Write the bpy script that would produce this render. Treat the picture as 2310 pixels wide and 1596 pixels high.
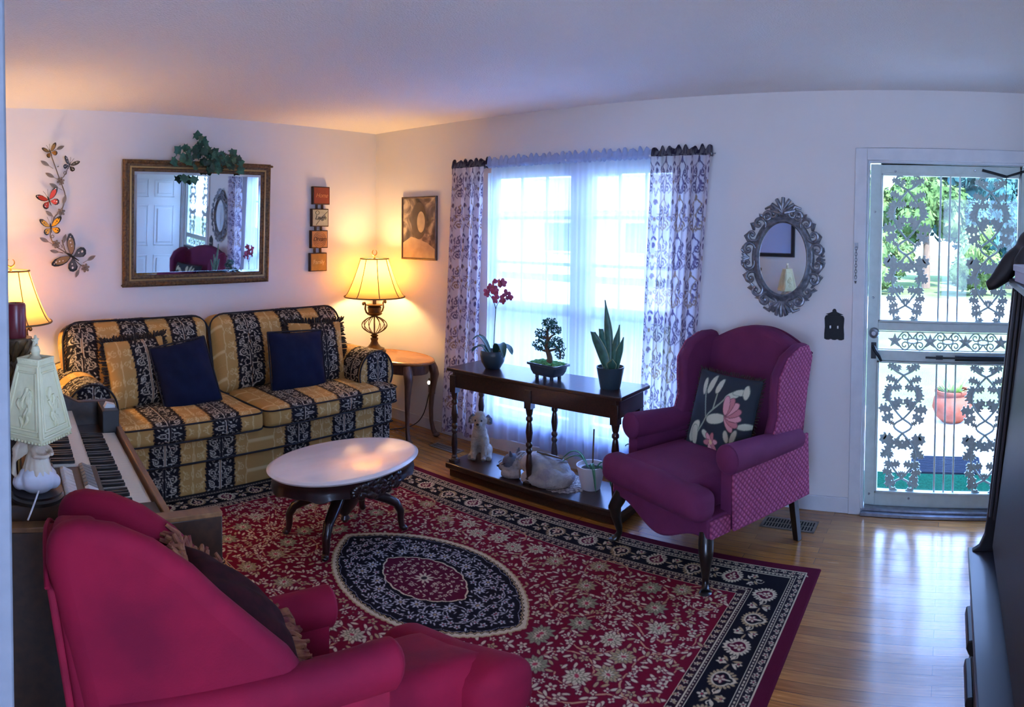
import bpy, bmesh, math, random
import numpy as np
from mathutils import Vector, Matrix, Euler
PI = math.pi
R = math.radians
for o in list(bpy.data.objects):
    bpy.data.objects.remove(o)
scene = bpy.context.scene
COL = scene.collection

# ---------------------------------------------------------------- camera (the photo is a swept phone panorama: cylindrical)
F, PITCH, ROLL, YAW, CY = 1500.3616, 0.028934785, 0.007846479, 0.91189384, -235.424687
cam_d = bpy.data.cameras.new('camera')
cam = bpy.data.objects.new('camera', cam_d)
COL.objects.link(cam)
scene.camera = cam
cam_d.type = 'PANO'
cam_d.panorama_type = 'CENTRAL_CYLINDRICAL'
cam_d.central_cylindrical_radius = 1.0
cam_d.central_cylindrical_range_u_min = -1155 / F
cam_d.central_cylindrical_range_u_max = 1155 / F
cam_d.central_cylindrical_range_v_min = -(798 - CY) / F
cam_d.central_cylindrical_range_v_max = (798 + CY) / F
cam_d.clip_start = 0.05
cam_d.clip_end = 200
cam.location = (-3.78137, -4.4273, 1.6117)
# yaw clockwise from +Y, then pitch down, then roll
cam.matrix_world = (Matrix.Translation(cam.location) @ Matrix.Rotation(-YAW, 4, 'Z') @
                    Matrix.Rotation(PI / 2 - PITCH, 4, 'X') @ Matrix.Rotation(ROLL, 4, 'Z'))

# ---------------------------------------------------------------- world, sun, exposure
scene.view_settings.view_transform = 'Standard'
scene.view_settings.look = 'None'
scene.view_settings.gamma = 1
scene.view_settings.use_curve_mapping = False
scene.view_settings.exposure = 2.1
scene.cycles.use_denoising = True
scene.cycles.max_bounces = 8
scene.cycles.diffuse_bounces = 5
scene.cycles.glossy_bounces = 4
scene.cycles.transmission_bounces = 5
scene.cycles.transparent_max_bounces = 16
scene.cycles.caustics_reflective = False
scene.cycles.caustics_refractive = False
scene.cycles.sample_clamp_indirect = 6
scene.cycles.use_adaptive_sampling = True
scene.cycles.adaptive_threshold = 0.02

world = bpy.data.worlds.new('sky')
scene.world = world
world.use_nodes = True
wn = world.node_tree.nodes
wl = world.node_tree.links
wn.clear()
w_out = wn.new('ShaderNodeOutputWorld')
w_bg = wn.new('ShaderNodeBackground')
w_tc = wn.new('ShaderNodeTexCoord')
w_sep = wn.new('ShaderNodeSeparateXYZ')
w_ramp = wn.new('ShaderNodeValToRGB')
w_ramp.color_ramp.elements[0].position = 0.0
w_ramp.color_ramp.elements[0].color = (0.42, 0.60, 1.0, 1)
w_ramp.color_ramp.elements[1].position = 0.8
w_ramp.color_ramp.elements[1].color = (0.26, 0.44, 1.0, 1)
wl.new(w_tc.outputs['Generated'], w_sep.inputs[0])
wl.new(w_sep.outputs['Z'], w_ramp.inputs[0])
wl.new(w_ramp.outputs[0], w_bg.inputs['Color'])
w_bg.inputs['Strength'].default_value = 4.2
wl.new(w_bg.outputs[0], w_out.inputs['Surface'])

sun_d = bpy.data.lights.new('sun', 'SUN')
sun_d.energy = 7.0
sun_d.color = (0.95, 0.96, 1.0)
sun_d.angle = R(0.6)
sun = bpy.data.objects.new('sun', sun_d)
COL.objects.link(sun)
sun.rotation_euler = Vector((0.45, 0.35, -0.9)).to_track_quat('-Z', 'Y').to_euler()

# ---------------------------------------------------------------- helpers
def lin(c):
    if isinstance(c, str):
        c = c.lstrip('#')
        c = [int(c[i:i + 2], 16) / 255 for i in (0, 2, 4)]
    return tuple((x / 12.92 if x <= 0.04045 else ((x + 0.055) / 1.055) ** 2.4) for x in c[:3]) + (1.0,)

def nlin(a):
    return np.where(a <= 0.04045, a / 12.92, ((a + 0.055) / 1.055) ** 2.4)

def material(name, col='#808080', rough=.5, metal=0., noise=None, bump=None, coat=0., sheen=0., attr=None, spec=.5,
             emit=None, stretch=None, wood=None):
    """procedural principled material; noise=(scale, amount, colour2), bump=(scale, strength, distance)"""
    m = bpy.data.materials.new(name)
    m.use_nodes = True
    n, l = m.node_tree.nodes, m.node_tree.links
    b = n['Principled BSDF']
    b.inputs['Base Color'].default_value = lin(col)
    b.inputs['Roughness'].default_value = rough
    b.inputs['Metallic'].default_value = metal
    b.inputs['Specular IOR Level'].default_value = spec
    if coat:
        b.inputs['Coat Weight'].default_value = coat
        b.inputs['Coat Roughness'].default_value = .12
    if sheen:
        b.inputs['Sheen Weight'].default_value = sheen
        b.inputs['Sheen Roughness'].default_value = .4
        b.inputs['Sheen Tint'].default_value = lin(col)
    tc = n.new('ShaderNodeTexCoord')
    mp = n.new('ShaderNodeMapping')
    l.new(tc.outputs['Object'], mp.inputs[0])
    if stretch:
        mp.inputs['Scale'].default_value = stretch
    src = None
    if attr:
        a = n.new('ShaderNodeAttribute')
        a.attribute_name = attr
        src = a.outputs['Color']
        l.new(src, b.inputs['Base Color'])
    if noise:
        t = n.new('ShaderNodeTexNoise')
        t.inputs['Scale'].default_value = noise[0]
        t.inputs['Detail'].default_value = 5
        l.new(mp.outputs[0], t.inputs['Vector'])
        mr = n.new('ShaderNodeMapRange')
        mr.inputs['From Min'].default_value = .35
        mr.inputs['From Max'].default_value = .65
        mr.inputs['To Max'].default_value = noise[1]
        l.new(t.outputs['Fac'], mr.inputs['Value'])
        mx = n.new('ShaderNodeMix')
        mx.data_type = 'RGBA'
        l.new(mr.outputs[0], mx.inputs['Factor'])
        if src:
            l.new(src, mx.inputs['A'])
        else:
            mx.inputs['A'].default_value = lin(col)
        mx.inputs['B'].default_value = lin(noise[2])
        l.new(mx.outputs['Result'], b.inputs['Base Color'])
    if bump:
        t2 = n.new('ShaderNodeTexNoise')
        t2.inputs['Scale'].default_value = bump[0]
        t2.inputs['Detail'].default_value = 3
        l.new(mp.outputs[0], t2.inputs['Vector'])
        bn = n.new('ShaderNodeBump')
        bn.inputs['Strength'].default_value = bump[1]
        bn.inputs['Distance'].default_value = bump[2]
        l.new(t2.outputs['Fac'], bn.inputs['Height'])
        l.new(bn.outputs[0], b.inputs['Normal'])
    if emit:
        b.inputs['Emission Color'].default_value = lin(emit[0])
        b.inputs['Emission Strength'].default_value = emit[1]
    return m

class MB:
    """collects vertices and faces of ONE mesh"""
    def __init__(s):
        s.v, s.f, s.m, s.mi, s.cols = [], [], [], 0, None
    def add(s, vs, fs):
        k = len(s.v)
        s.v += [tuple(p) for p in vs]
        s.f += [tuple(i + k for i in f) for f in fs]
        s.m += [s.mi] * len(fs)
        return s
    def box(s, lo, hi):
        (a, b, c), (d, e, f) = lo, hi
        return s.add([(a, b, c), (d, b, c), (d, e, c), (a, e, c), (a, b, f), (d, b, f), (d, e, f), (a, e, f)],
                     [(0, 3, 2, 1), (4, 5, 6, 7), (0, 1, 5, 4), (1, 2, 6, 5), (2, 3, 7, 6), (3, 0, 4, 7)])
    def grid(s, P, cu=False, cv=False):
        nu, nv = len(P), len(P[0])
        vs = [p for row in P for p in row]
        fs = []
        for i in range(nu if cu else nu - 1):
            for j in range(nv if cv else nv - 1):
                i2, j2 = (i + 1) % nu, (j + 1) % nv
                fs.append((i * nv + j, i2 * nv + j, i2 * nv + j2, i * nv + j2))
        return s.add(vs, fs)
    def lathe(s, prof, c=(0, 0, 0), n=32, ax='z', sx=1, sy=1, cap=True):
        P = []
        for k in range(n):
            a = 2 * PI * k / n
            row = []
            for r, z in prof:
                p = (r * math.cos(a) * sx, r * math.sin(a) * sy, z)
                if ax == 'x':
                    p = (p[2], p[0], p[1])
                elif ax == 'y':
                    p = (p[0], p[2], p[1])
                row.append((p[0] + c[0], p[1] + c[1], p[2] + c[2]))
            P.append(row)
        s.grid(P, cu=True)
        if cap:
            for idx in (0, -1):
                if prof[idx][0] > 1e-6:
                    s.add([P[k][idx] for k in range(n)], [tuple(range(n))])
        return s
    def tube(s, pts, rad, n=10, closed=False, caps=True, flat=1.0):
        pts = [Vector(p) for p in pts]
        N = len(pts)
        if not hasattr(rad, '__len__'):
            rad = [rad] * N
        elif len(rad) != N:
            rad = list(np.interp(np.linspace(0, 1, N), np.linspace(0, 1, len(rad)), rad))
        rings = []
        up = None
        for i in range(N):
            if closed:
                t = pts[(i + 1) % N] - pts[i - 1]
            else:
                t = pts[min(i + 1, N - 1)] - pts[max(i - 1, 0)]
            t.normalize()
            if up is None:
                up = Vector((0, 0, 1)) if abs(t.z) < .9 else Vector((1, 0, 0))
            a = t.cross(up)
            if a.length < 1e-5:
                a = t.cross(Vector((0, 1, 0)))
            a.normalize()
            b = a.cross(t).normalized()
            up = b
            rings.append([tuple(pts[i] + (a * math.cos(2 * PI * k / n) + b * math.sin(2 * PI * k / n) * flat) * rad[i]) for k in range(n)])
        s.grid(rings, cu=closed, cv=True)
        if caps and not closed:
            s.add(rings[0], [tuple(range(n))])
            s.add(rings[-1], [tuple(range(n))[::-1]])
        return s
    def cyl(s, p0, p1, r0, r1=None, n=16):
        return s.tube([p0, p1], [r0, r0 if r1 is None else r1], n)
    def prism(s, poly, t0, t1, fn):
        """2D outline extruded from t0 to t1; fn(u, v, t) gives the 3D point"""
        n = len(poly)
        vs = [fn(u, v, t0) for u, v in poly] + [fn(u, v, t1) for u, v in poly]
        fs = [tuple(range(n))[::-1], tuple(range(n, 2 * n))]
        fs += [(i, (i + 1) % n, n + (i + 1) % n, n + i) for i in range(n)]
        return s.add(vs, fs)
    def ell(s, c, r, n=16, m=10, rot=None):
        P = []
        for i in range(m + 1):
            th = PI * i / m
            row = []
            for k in range(n):
                a = 2 * PI * k / n
                p = Vector((r[0] * math.sin(th) * math.cos(a), r[1] * math.sin(th) * math.sin(a), r[2] * math.cos(th)))
                if rot is not None:
                    p = rot @ p
                row.append((p.x + c[0], p.y + c[1], p.z + c[2]))
            P.append(row)
        return s.grid(P, cv=True)
    def build(s, name, mat, parent=None, bevel=0, seg=2, smooth=35, subsurf=0, loc=None, remesh=0, smooth_it=0):
        me = bpy.data.meshes.new(name)
        me.from_pydata(s.v, [], s.f)
        me.update()
        mats = mat if isinstance(mat, (list, tuple)) else [mat]
        for m in mats:
            me.materials.append(m)
        if len(mats) > 1:
            me.polygons.foreach_set('material_index', s.m)
        bm = bmesh.new()
        bm.from_mesh(me)
        bmesh.ops.remove_doubles(bm, verts=bm.verts, dist=1e-5)
        bmesh.ops.recalc_face_normals(bm, faces=bm.faces)
        bm.to_mesh(me)
        bm.free()
        me.polygons.foreach_set('use_smooth', [True] * len(me.polygons))
        if smooth < 180:
            me.set_sharp_from_angle(angle=R(smooth))
        o = bpy.data.objects.new(name, me)
        COL.objects.link(o)
        if parent is not None:
            o.parent = parent
        if loc is not None:
            o.location = loc
        if remesh:
            md = o.modifiers.new('remesh', 'REMESH')
            md.mode = 'VOXEL'
            md.voxel_size = remesh
            md.use_smooth_shade = True
            if smooth_it:
                ms = o.modifiers.new('smooth', 'SMOOTH')
                ms.iterations = smooth_it
                ms.factor = .5
        if bevel:
            md = o.modifiers.new('bevel', 'BEVEL')
            md.width = bevel
            md.segments = seg
            md.limit_method = 'ANGLE'
            md.angle_limit = R(35)
        if subsurf:
            md = o.modifiers.new('subsurf', 'SUBSURF')
            md.levels = md.render_levels = subsurf
        return o

def tag(o, label=None, cat=None, group=None, kind=None):
    if label:
        o['label'] = label
    if cat:
        o['category'] = cat
    if group:
        o['group'] = group
    if kind:
        o['kind'] = kind
    return o

def thing(name, label, cat, loc=(0, 0, 0), rz=0, group=None):
    o = bpy.data.objects.new(name, None)
    o.empty_display_size = .05
    COL.objects.link(o)
    o.location = loc
    o.rotation_euler = (0, 0, rz)
    return tag(o, label, cat, group)

def copy_tree(o, parent=None):
    c = o.copy()
    COL.objects.link(c)
    if parent is not None:
        c.parent = parent
    for ch in list(o.children):
        copy_tree(ch, c)
    return c

def grid_object(name, P, mat, parent=None, cols=None, cu=False, cv=False, smooth=True):
    """dense numpy grid(s) as one mesh; P is one array (nu,nv,3) or a list of them, cols the matching sRGB colours"""
    Ps = P if isinstance(P, list) else [P]
    Cs = cols if isinstance(cols, list) else [cols]
    V, Q, CC, k = [], [], [], 0
    for a, c in zip(Ps, Cs):
        nu, nv = a.shape[:2]
        V.append(a.reshape(-1, 3))
        iu = np.arange(nu if cu else nu - 1)
        jv = np.arange(nv if cv else nv - 1)
        I, J = np.meshgrid(iu, jv, indexing='ij')
        I2, J2 = (I + 1) % nu, (J + 1) % nv
        Q.append(np.stack([I * nv + J, I2 * nv + J, I2 * nv + J2, I * nv + J2], -1).reshape(-1, 4) + k)
        if c is not None:
            CC.append(c.reshape(-1, 3))
        k += nu * nv
    return raw_mesh(name, np.concatenate(V), np.concatenate(Q), mat, parent, np.concatenate(CC) if CC else None, smooth)

def raw_mesh(name, V, Q, mat, parent=None, cols=None, smooth=True):
    me = bpy.data.meshes.new(name)
    n, q = len(V), len(Q)
    me.vertices.add(n)
    me.vertices.foreach_set('co', np.ascontiguousarray(V, dtype=np.float32).ravel())
    me.loops.add(q * 4)
    me.loops.foreach_set('vertex_index', np.ascontiguousarray(Q, dtype=np.int32).ravel())
    me.polygons.add(q)
    me.polygons.foreach_set('loop_start', np.arange(0, q * 4, 4, dtype=np.int32))
    me.update(calc_edges=True)
    me.validate()
    me.polygons.foreach_set('use_smooth', [smooth] * q)
    if cols is not None:
        at = me.color_attributes.new('Col', 'FLOAT_COLOR', 'POINT')
        rgba = np.ones((n, 4), dtype=np.float32)
        rgba[:, :3] = nlin(np.clip(cols, 0, 1))
        at.data.foreach_set('color', rgba.ravel())
    me.materials.append(mat)
    o = bpy.data.objects.new(name, me)
    COL.objects.link(o)
    if parent is not None:
        o.parent = parent
    return o

def round_box(half, r, res, bulge=(0, 0, 0)):
    """points and quads of a closed rounded box, evenly gridded at about res; bulge swells each pair of faces"""
    hx, hy, hz = half
    Vs, Qs, k = [], [], 0
    for ax in range(3):
        for sg in (-1, 1):
            u, v = [(1, 2), (2, 0), (0, 1)][ax]
            nu = max(2, int(2 * half[u] / res) + 1)
            nv = max(2, int(2 * half[v] / res) + 1)
            U, W = np.meshgrid(np.linspace(-half[u], half[u], nu), np.linspace(-half[v], half[v], nv), indexing='ij')
            P = np.zeros((nu, nv, 3))
            P[..., u], P[..., v], P[..., ax] = U, W, sg * half[ax]
            Vs.append(P.reshape(-1, 3))
            I, J = np.meshgrid(np.arange(nu - 1), np.arange(nv - 1), indexing='ij')
            q = np.stack([I * nv + J, (I + 1) * nv + J, (I + 1) * nv + J + 1, I * nv + J + 1], -1).reshape(-1, 4)
            Qs.append((q if sg > 0 else q[:, ::-1]) + k)
            k += nu * nv
    V, Q = np.concatenate(Vs), np.concatenate(Qs)
    H = np.array(half)
    q = np.clip(V, -(H - r), H - r)
    d = V - q
    L = np.linalg.norm(d, axis=1, keepdims=True)
    Pn = q + d / np.maximum(L, 1e-9) * r
    t = V / H
    for ax in range(3):
        if bulge[ax]:
            u, v = [(1, 2), (2, 0), (0, 1)][ax]
            Pn[:, ax] += bulge[ax] * np.sign(t[:, ax]) * np.abs(t[:, ax]) ** 2 * (1 - t[:, u] ** 2) * (1 - t[:, v] ** 2)
    key = np.round(Pn / 1e-5).astype(np.int64)
    _, first, inv = np.unique(key, axis=0, return_index=True, return_inverse=True)
    inv = inv.reshape(-1)
    Q = inv[Q]
    keep = np.array([len(set(x)) == 4 for x in Q.tolist()])
    return Pn[first], Q[keep]

class Canvas:
    """a little procedural painter: patterns drawn as strokes, ellipses and flowers into a colour array (metres)"""
    def __init__(s, w, h, res, bg, wrap=False):
        s.res, s.w, s.h, s.wrap = res, w, h, wrap
        s.nx, s.ny = int(round(w / res)) + 1, int(round(h / res)) + 1
        s.a = np.zeros((s.nx, s.ny, 3))
        s.a[:] = Canvas.c(bg)
    @staticmethod
    def c(col):
        col = col.lstrip('#')
        return np.array([int(col[i:i + 2], 16) / 255 for i in (0, 2, 4)])
    def _win(s, x0, x1, y0, y1):
        i0, i1 = max(0, int(x0 / s.res) - 1), min(s.nx, int(x1 / s.res) + 3)
        j0, j1 = max(0, int(y0 / s.res) - 1), min(s.ny, int(y1 / s.res) + 3)
        if i0 >= i1 or j0 >= j1:
            return None
        X, Y = np.meshgrid(np.arange(i0, i1) * s.res, np.arange(j0, j1) * s.res, indexing='ij')
        return (slice(i0, i1), slice(j0, j1)), X, Y
    def _blend(s, sl, al, col):
        al = np.clip(al, 0, 1)[..., None]
        s.a[sl] = s.a[sl] * (1 - al) + Canvas.c(col) * al
    def line(s, pts, wd, col):
        for oy in ((-s.h, 0, s.h) if s.wrap else (0,)):
            for (x0, y0), (x1, y1) in zip(pts[:-1], pts[1:]):
                y0_, y1_ = y0 + oy, y1 + oy
                g = s._win(min(x0, x1) - wd, max(x0, x1) + wd, min(y0_, y1_) - wd, max(y0_, y1_) + wd)
                if g is None:
                    continue
                sl, X, Y = g
                dx, dy = x1 - x0, y1_ - y0_
                L2 = dx * dx + dy * dy + 1e-12
                t = np.clip(((X - x0) * dx + (Y - y0_) * dy) / L2, 0, 1)
                d = np.hypot(X - x0 - t * dx, Y - y0_ - t * dy)
                s._blend(sl, (wd / 2 - d) / s.res + .5, col)
    def ell(s, cx, cy, a, b, rot, col):
        for oy in ((-s.h, 0, s.h) if s.wrap else (0,)):
            m = max(a, b)
            g = s._win(cx - m, cx + m, cy + oy - m, cy + oy + m)
            if g is None:
                continue
            sl, X, Y = g
            c, n = math.cos(rot), math.sin(rot)
            u, v = (X - cx) * c + (Y - cy - oy) * n, -(X - cx) * n + (Y - cy - oy) * c
            r = np.hypot(u / a, v / b)
            s._blend(sl, (1 - r) * min(a, b) / s.res + .5, col)
    def leaf(s, x, y, L, w, ang, col, edge=None):
        cx, cy = x + L / 2 * math.cos(ang), y + L / 2 * math.sin(ang)
        if edge:
            s.ell(cx, cy, L / 2 + .003, w / 2 + .003, ang, edge)
        s.ell(cx, cy, L / 2, w / 2, ang, col)
    def flower(s, x, y, r, n, pet, edge, mid, a0=0.):
        for k in range(n):
            t = a0 + 2 * PI * k / n
            s.ell(x + .58 * r * math.cos(t), y + .58 * r * math.sin(t), .44 * r + .0025, 1.15 * r / n * 1.3 + .0025, t, edge)
        for k in range(n):
            t = a0 + 2 * PI * k / n
            s.ell(x + .58 * r * math.cos(t), y + .58 * r * math.sin(t), .42 * r, 1.05 * r / n * 1.25, t, pet)
        s.ell(x, y, .30 * r, .30 * r, 0, edge)
        s.ell(x, y, .20 * r, .20 * r, 0, mid)
    def spiral(s, cx, cy, r0, turns, a0, wd, col, hand=1, r1=0.004):
        n = int(14 * turns) + 6
        pts = []
        for k in range(n + 1):
            t = k / n
            r = r0 + (r1 - r0) * t
            a = a0 + hand * 2 * PI * turns * t
            pts.append((cx + r * math.cos(a), cy + r * math.sin(a)))
        s.line(pts, wd, col)
        return pts
    def sample(s, x, y):
        i = np.clip(np.rint(np.asarray(x) / s.res).astype(int), 0, s.nx - 1)
        y = np.asarray(y)
        if s.wrap:
            j = np.rint(np.mod(y, s.h) / s.res).astype(int) % s.ny
        else:
            j = np.clip(np.rint(y / s.res).astype(int), 0, s.ny - 1)
        return s.a[i, j]

rnd = random.Random(7)
# ================================================================ materials of the room
m_wall = material('wall_paint', '#dedcdb', .85, noise=(2.5, .25, '#d4d2d1'), bump=(90, .08, .004))
m_ceil = material('ceiling_texture', '#e9e7e7', .95, bump=(140, .55, .012))
m_trim = material('trim_paint', '#d3d6da', .45, noise=(14, .4, '#bdc2c9'), bump=(40, .08, .003))
m_white = material('white_paint', '#e6e8ea', .4)

def glass_material(name, tint='#f8fcff', gloss=.018):
    m = bpy.data.materials.new(name)
    m.use_nodes = True
    n, l = m.node_tree.nodes, m.node_tree.links
    n.remove(n['Principled BSDF'])
    t = n.new('ShaderNodeBsdfTransparent')
    t.inputs[0].default_value = lin(tint)
    g = n.new('ShaderNodeBsdfGlossy')
    g.inputs['Roughness'].default_value = .02
    mx = n.new('ShaderNodeMixShader')
    mx.inputs[0].default_value = gloss
    l.new(t.outputs[0], mx.inputs[1])
    l.new(g.outputs[0], mx.inputs[2])
    l.new(mx.outputs[0], n['Material Output'].inputs[0])
    return m
m_glass = glass_material('window_glass')
def cloth_like(name):
    m = bpy.data.materials.new(name)
    m.use_nodes = True
    n, l = m.node_tree.nodes, m.node_tree.links
    n.remove(n['Principled BSDF'])
    t, tr = n.new('ShaderNodeBsdfTranslucent'), n.new('ShaderNodeBsdfTransparent')
    mx = n.new('ShaderNodeMixShader')
    mx.inputs[0].default_value = .7
    l.new(t.outputs[0], mx.inputs[1])
    l.new(tr.outputs[0], mx.inputs[2])
    l.new(mx.outputs[0], n['Material Output'].inputs[0])
    return m

def floor_material():
    m = bpy.data.materials.new('oak_floor')
    m.use_nodes = True
    n, l = m.node_tree.nodes, m.node_tree.links
    b = n['Principled BSDF']
    tc = n.new('ShaderNodeTexCoord')
    mp = n.new('ShaderNodeMapping')
    mp.inputs['Rotation'].default_value = (0, 0, PI / 2)
    l.new(tc.outputs['Object'], mp.inputs[0])
    br = n.new('ShaderNodeTexBrick')
    br.inputs['Color1'].default_value = lin('#b97a36')
    br.inputs['Color2'].default_value = lin('#8a5526')
    br.inputs['Mortar'].default_value = lin('#3a2414')
    br.inputs['Scale'].default_value = 1
    br.inputs['Mortar Size'].default_value = .0012
    br.inputs['Mortar Smooth'].default_value = .3
    br.inputs['Bias'].default_value = -.25
    br.inputs['Brick Width'].default_value = .95
    br.inputs['Row Height'].default_value = .057
    br.offset = .37
    l.new(mp.outputs[0], br.inputs['Vector'])
    mp2 = n.new('ShaderNodeMapping')
    mp2.inputs['Scale'].default_value = (38, 2.2, 1)
    l.new(tc.outputs['Object'], mp2.inputs[0])
    gr = n.new('ShaderNodeTexNoise')
    gr.inputs['Scale'].default_value = 3
    gr.inputs['Detail'].default_value = 6
    l.new(mp2.outputs[0], gr.inputs['Vector'])
    big = n.new('ShaderNodeTexNoise')
    big.inputs['Scale'].default_value = 1.7
    big.inputs['Detail'].default_value = 4
    l.new(tc.outputs['Object'], big.inputs['Vector'])
    m1 = n.new('ShaderNodeMix')
    m1.data_type = 'RGBA'
    m1.blend_type = 'MULTIPLY'
    r1 = n.new('ShaderNodeMapRange')
    r1.inputs['From Min'].default_value = .3
    r1.inputs['From Max'].default_value = .7
    r1.inputs['To Min'].default_value = .62
    r1.inputs['To Max'].default_value = 1.12
    l.new(gr.outputs['Fac'], r1.inputs['Value'])
    m1.inputs['Factor'].default_value = 1
    l.new(br.outputs['Color'], m1.inputs['A'])
    l.new(r1.outputs[0], m1.inputs['B'])
    m2 = n.new('ShaderNodeMix')
    m2.data_type = 'RGBA'
    r2 = n.new('ShaderNodeMapRange')
    r2.inputs['From Min'].default_value = .42
    r2.inputs['From Max'].default_value = .72
    r2.inputs['To Max'].default_value = .55
    l.new(big.outputs['Fac'], r2.inputs['Value'])
    l.new(r2.outputs[0], m2.inputs['Factor'])
    l.new(m1.outputs['Result'], m2.inputs['A'])
    m2.inputs['B'].default_value = lin('#a37f58')
    l.new(m2.outputs['Result'], b.inputs['Base Color'])
    r3 = n.new('ShaderNodeMapRange')
    r3.inputs['To Min'].default_value = .12
    r3.inputs['To Max'].default_value = .34
    b.inputs['Coat Weight'].default_value = .5
    b.inputs['Coat Roughness'].default_value = .16
    l.new(gr.outputs['Fac'], r3.inputs['Value'])
    l.new(r3.outputs[0], b.inputs['Roughness'])
    bp = n.new('ShaderNodeBump')
    bp.inputs['Strength'].default_value = .25
    bp.inputs['Distance'].default_value = .004
    l.new(m1.outputs['Result'], bp.inputs['Height'])
    l.new(bp.outputs[0], b.inputs['Normal'])
    return m
m_floor = floor_material()

def struct(name, mb, mat, parent=None, label=None, **kw):
    o = mb.build(name, mat, parent, **kw)
    if parent is None:
        o['kind'] = 'structure'
    if label:
        o['label'] = label
    return o

CEIL = 2.44
XL, YF = -3.65, -5.15          # left wall, front wall (behind and beside the camera)
DX0, DY0, DY1 = -7.2, -6.2, -2.4   # dining area the photographer stands in front of
WY0, WY1, WZ0, WZ1 = -2.76, -1.27, .25, 2.03      # window opening in the right wall
EY0, EY1, EZ = -4.90, -3.945, 2.04                # entry door opening

struct('floor', MB().box((DX0, DY0, -.12), (0.14, 0.14, 0)), m_floor)
struct('ceiling', MB().box((DX0 - .14, DY0 - .14, CEIL), (.55, .3, CEIL + .14)), m_ceil)
struct('wall_back', MB().box((XL - .12, 0, 0), (.14, .14, CEIL)), m_wall)
w = MB()
for lo, hi in (((0, WY1, 0), (.14, 0, CEIL)), ((0, WY0, 0), (.14, WY1, WZ0)), ((0, WY0, WZ1), (.14, WY1, CEIL)),
               ((0, EY1, 0), (.14, WY0, CEIL)), ((0, EY0, EZ), (.14, EY1, CEIL)), ((0, YF - .12, 0), (.14, EY0, CEIL))):
    w.box(lo, hi)
struct('wall_right', w, m_wall)
struct('wall_left', MB().box((XL - .12, -3.47, 0), (XL, 0, CEIL)), m_wall)
m_trim_shade = material('shaded_casing_paint', '#6b7079', .6, noise=(30, .5, '#5c626c'))  # white trim darkened here: shade is put into the colour
struct('trim_1', MB().box((XL - .13, -3.505, 0), (XL + .012, -3.47, CEIL)), m_trim_shade, bevel=.004)
struct('wall_front', MB().box((-2.78, YF - .12, 0), (.0, YF, CEIL)), m_wall)  # stops short: gap added so fill daylight reaches the back wall
# dining area behind the camera: the unglazed opening in its far wall is added for fill daylight
w = MB()
w.box((DX0 - .14, DY0, 0), (DX0, -5.9, CEIL)).box((DX0 - .14, -4.3, 0), (DX0, DY1, CEIL)).box((DX0 - .14, -5.9, 2.25), (DX0, -2.7, CEIL)).box((DX0 - .14, -5.9, 0), (DX0, -2.7, .06))
struct('wall_dining_west', w, m_wall)
struct('wall_dining_north', MB().box((DX0 - .14, DY1, 0), (XL - .12, DY1 + .12, CEIL)), m_wall)
struct('wall_dining_south', MB().box((DX0 - .14, DY0 - .12, 0), (XL, DY0, CEIL)).box((XL - .12, DY0, 0), (XL, YF - .12, CEIL)), m_wall)

# baseboards
struct('baseboard_back', MB().box((XL, -.014, 0), (0, 0, .09)), m_trim, bevel=.004)
struct('baseboard_right', MB().box((-.014, -3.878, 0), (0, -.014, .09)), m_trim, bevel=.004)
struct('baseboard_left', MB().box((XL, -3.45, 0), (XL + .014, 0, .09)), m_trim, bevel=.004)

# ---- entry door: casing, threshold, storm door with cast ivy grille
t = MB()
t.box((-.018, EY1, 0), (0, EY1 + .07, EZ + .07)).box((-.018, EY0 - .07, 0), (0, EY0, EZ + .07)).box((-.018, EY0, EZ), (0, EY1, EZ + .07))
t.box((0, EY1 - .012, 0), (.05, EY1, EZ)).box((0, EY0, 0), (.05, EY0 + .012, EZ)).box((0, EY0, EZ - .012), (.05, EY1, EZ))
struct('trim_2', t, m_trim, bevel=.004, label='grey white casing around the front door opening')
m_thresh = material('threshold_metal', '#9aa0aa', .35, .6, noise=(30, .5, '#6d737d'))
struct('trim_3', MB().box((-.03, EY0, 0), (.05, EY1, .02)).box((.0, EY0, .02), (.10, EY1, .034)), m_thresh, bevel=.004, label='metal threshold under the storm door')

m_storm = material('storm_door_paint', '#c6d4cf', .45, noise=(25, .4, '#b2c2bc'))
m_cast = material('cast_ivy_paint', '#b3c3bf', .45, noise=(60, .5, '#93a6a2'))
m_steel = material('dull_steel', '#8b9096', .35, .8)
m_darkmetal = material('dark_metal', '#2c2f33', .4, .7)
DXa, DXb = .055, .088
door = thing('door_1', 'white metal storm door with cast ivy grille panels and glass', 'door', (0, 0, 0))
door['kind'] = 'structure'
f = MB()
D0, D1 = EY0 + .012, EY1 - .012
f.box((DXa, D1 - .062, .036), (DXb, D1, 2.026)).box((DXa, D0, .036), (DXb, D0 + .062, 2.026))
f.box((DXa, D0 + .062, 1.972), (DXb, D1 - .062, 2.026)).box((DXa, D0 + .062, .036), (DXb, D1 - .062, .112))
f.box((DXa, D0 + .062, 1.062), (DXb, D1 - .062, 1.112)).box((DXa, D0 + .062, .885), (DXb, D1 - .062, .945))
f.build('door_frame', m_storm, door, bevel=.004)
g0, g1 = D0 + .062, D1 - .062          # inner edges of the stiles (g0 < g1)
bead = MB()
for z0, z1 in ((1.112, 1.972), (.112, .885)):
    for a, b in (((DXa - .006, g0, z0), (DXb + .004, g0 + .012, z1)), ((DXa - .006, g1 - .012, z0), (DXb + .004, g1, z1)),
                 ((DXa - .006, g0, z0), (DXb + .004, g1, z0 + .012)), ((DXa - .006, g0, z1 - .012), (DXb + .004, g1, z1))):
        bead.box(a, b)
bead.build('glazing_bead', m_storm, door, bevel=.002)
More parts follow.
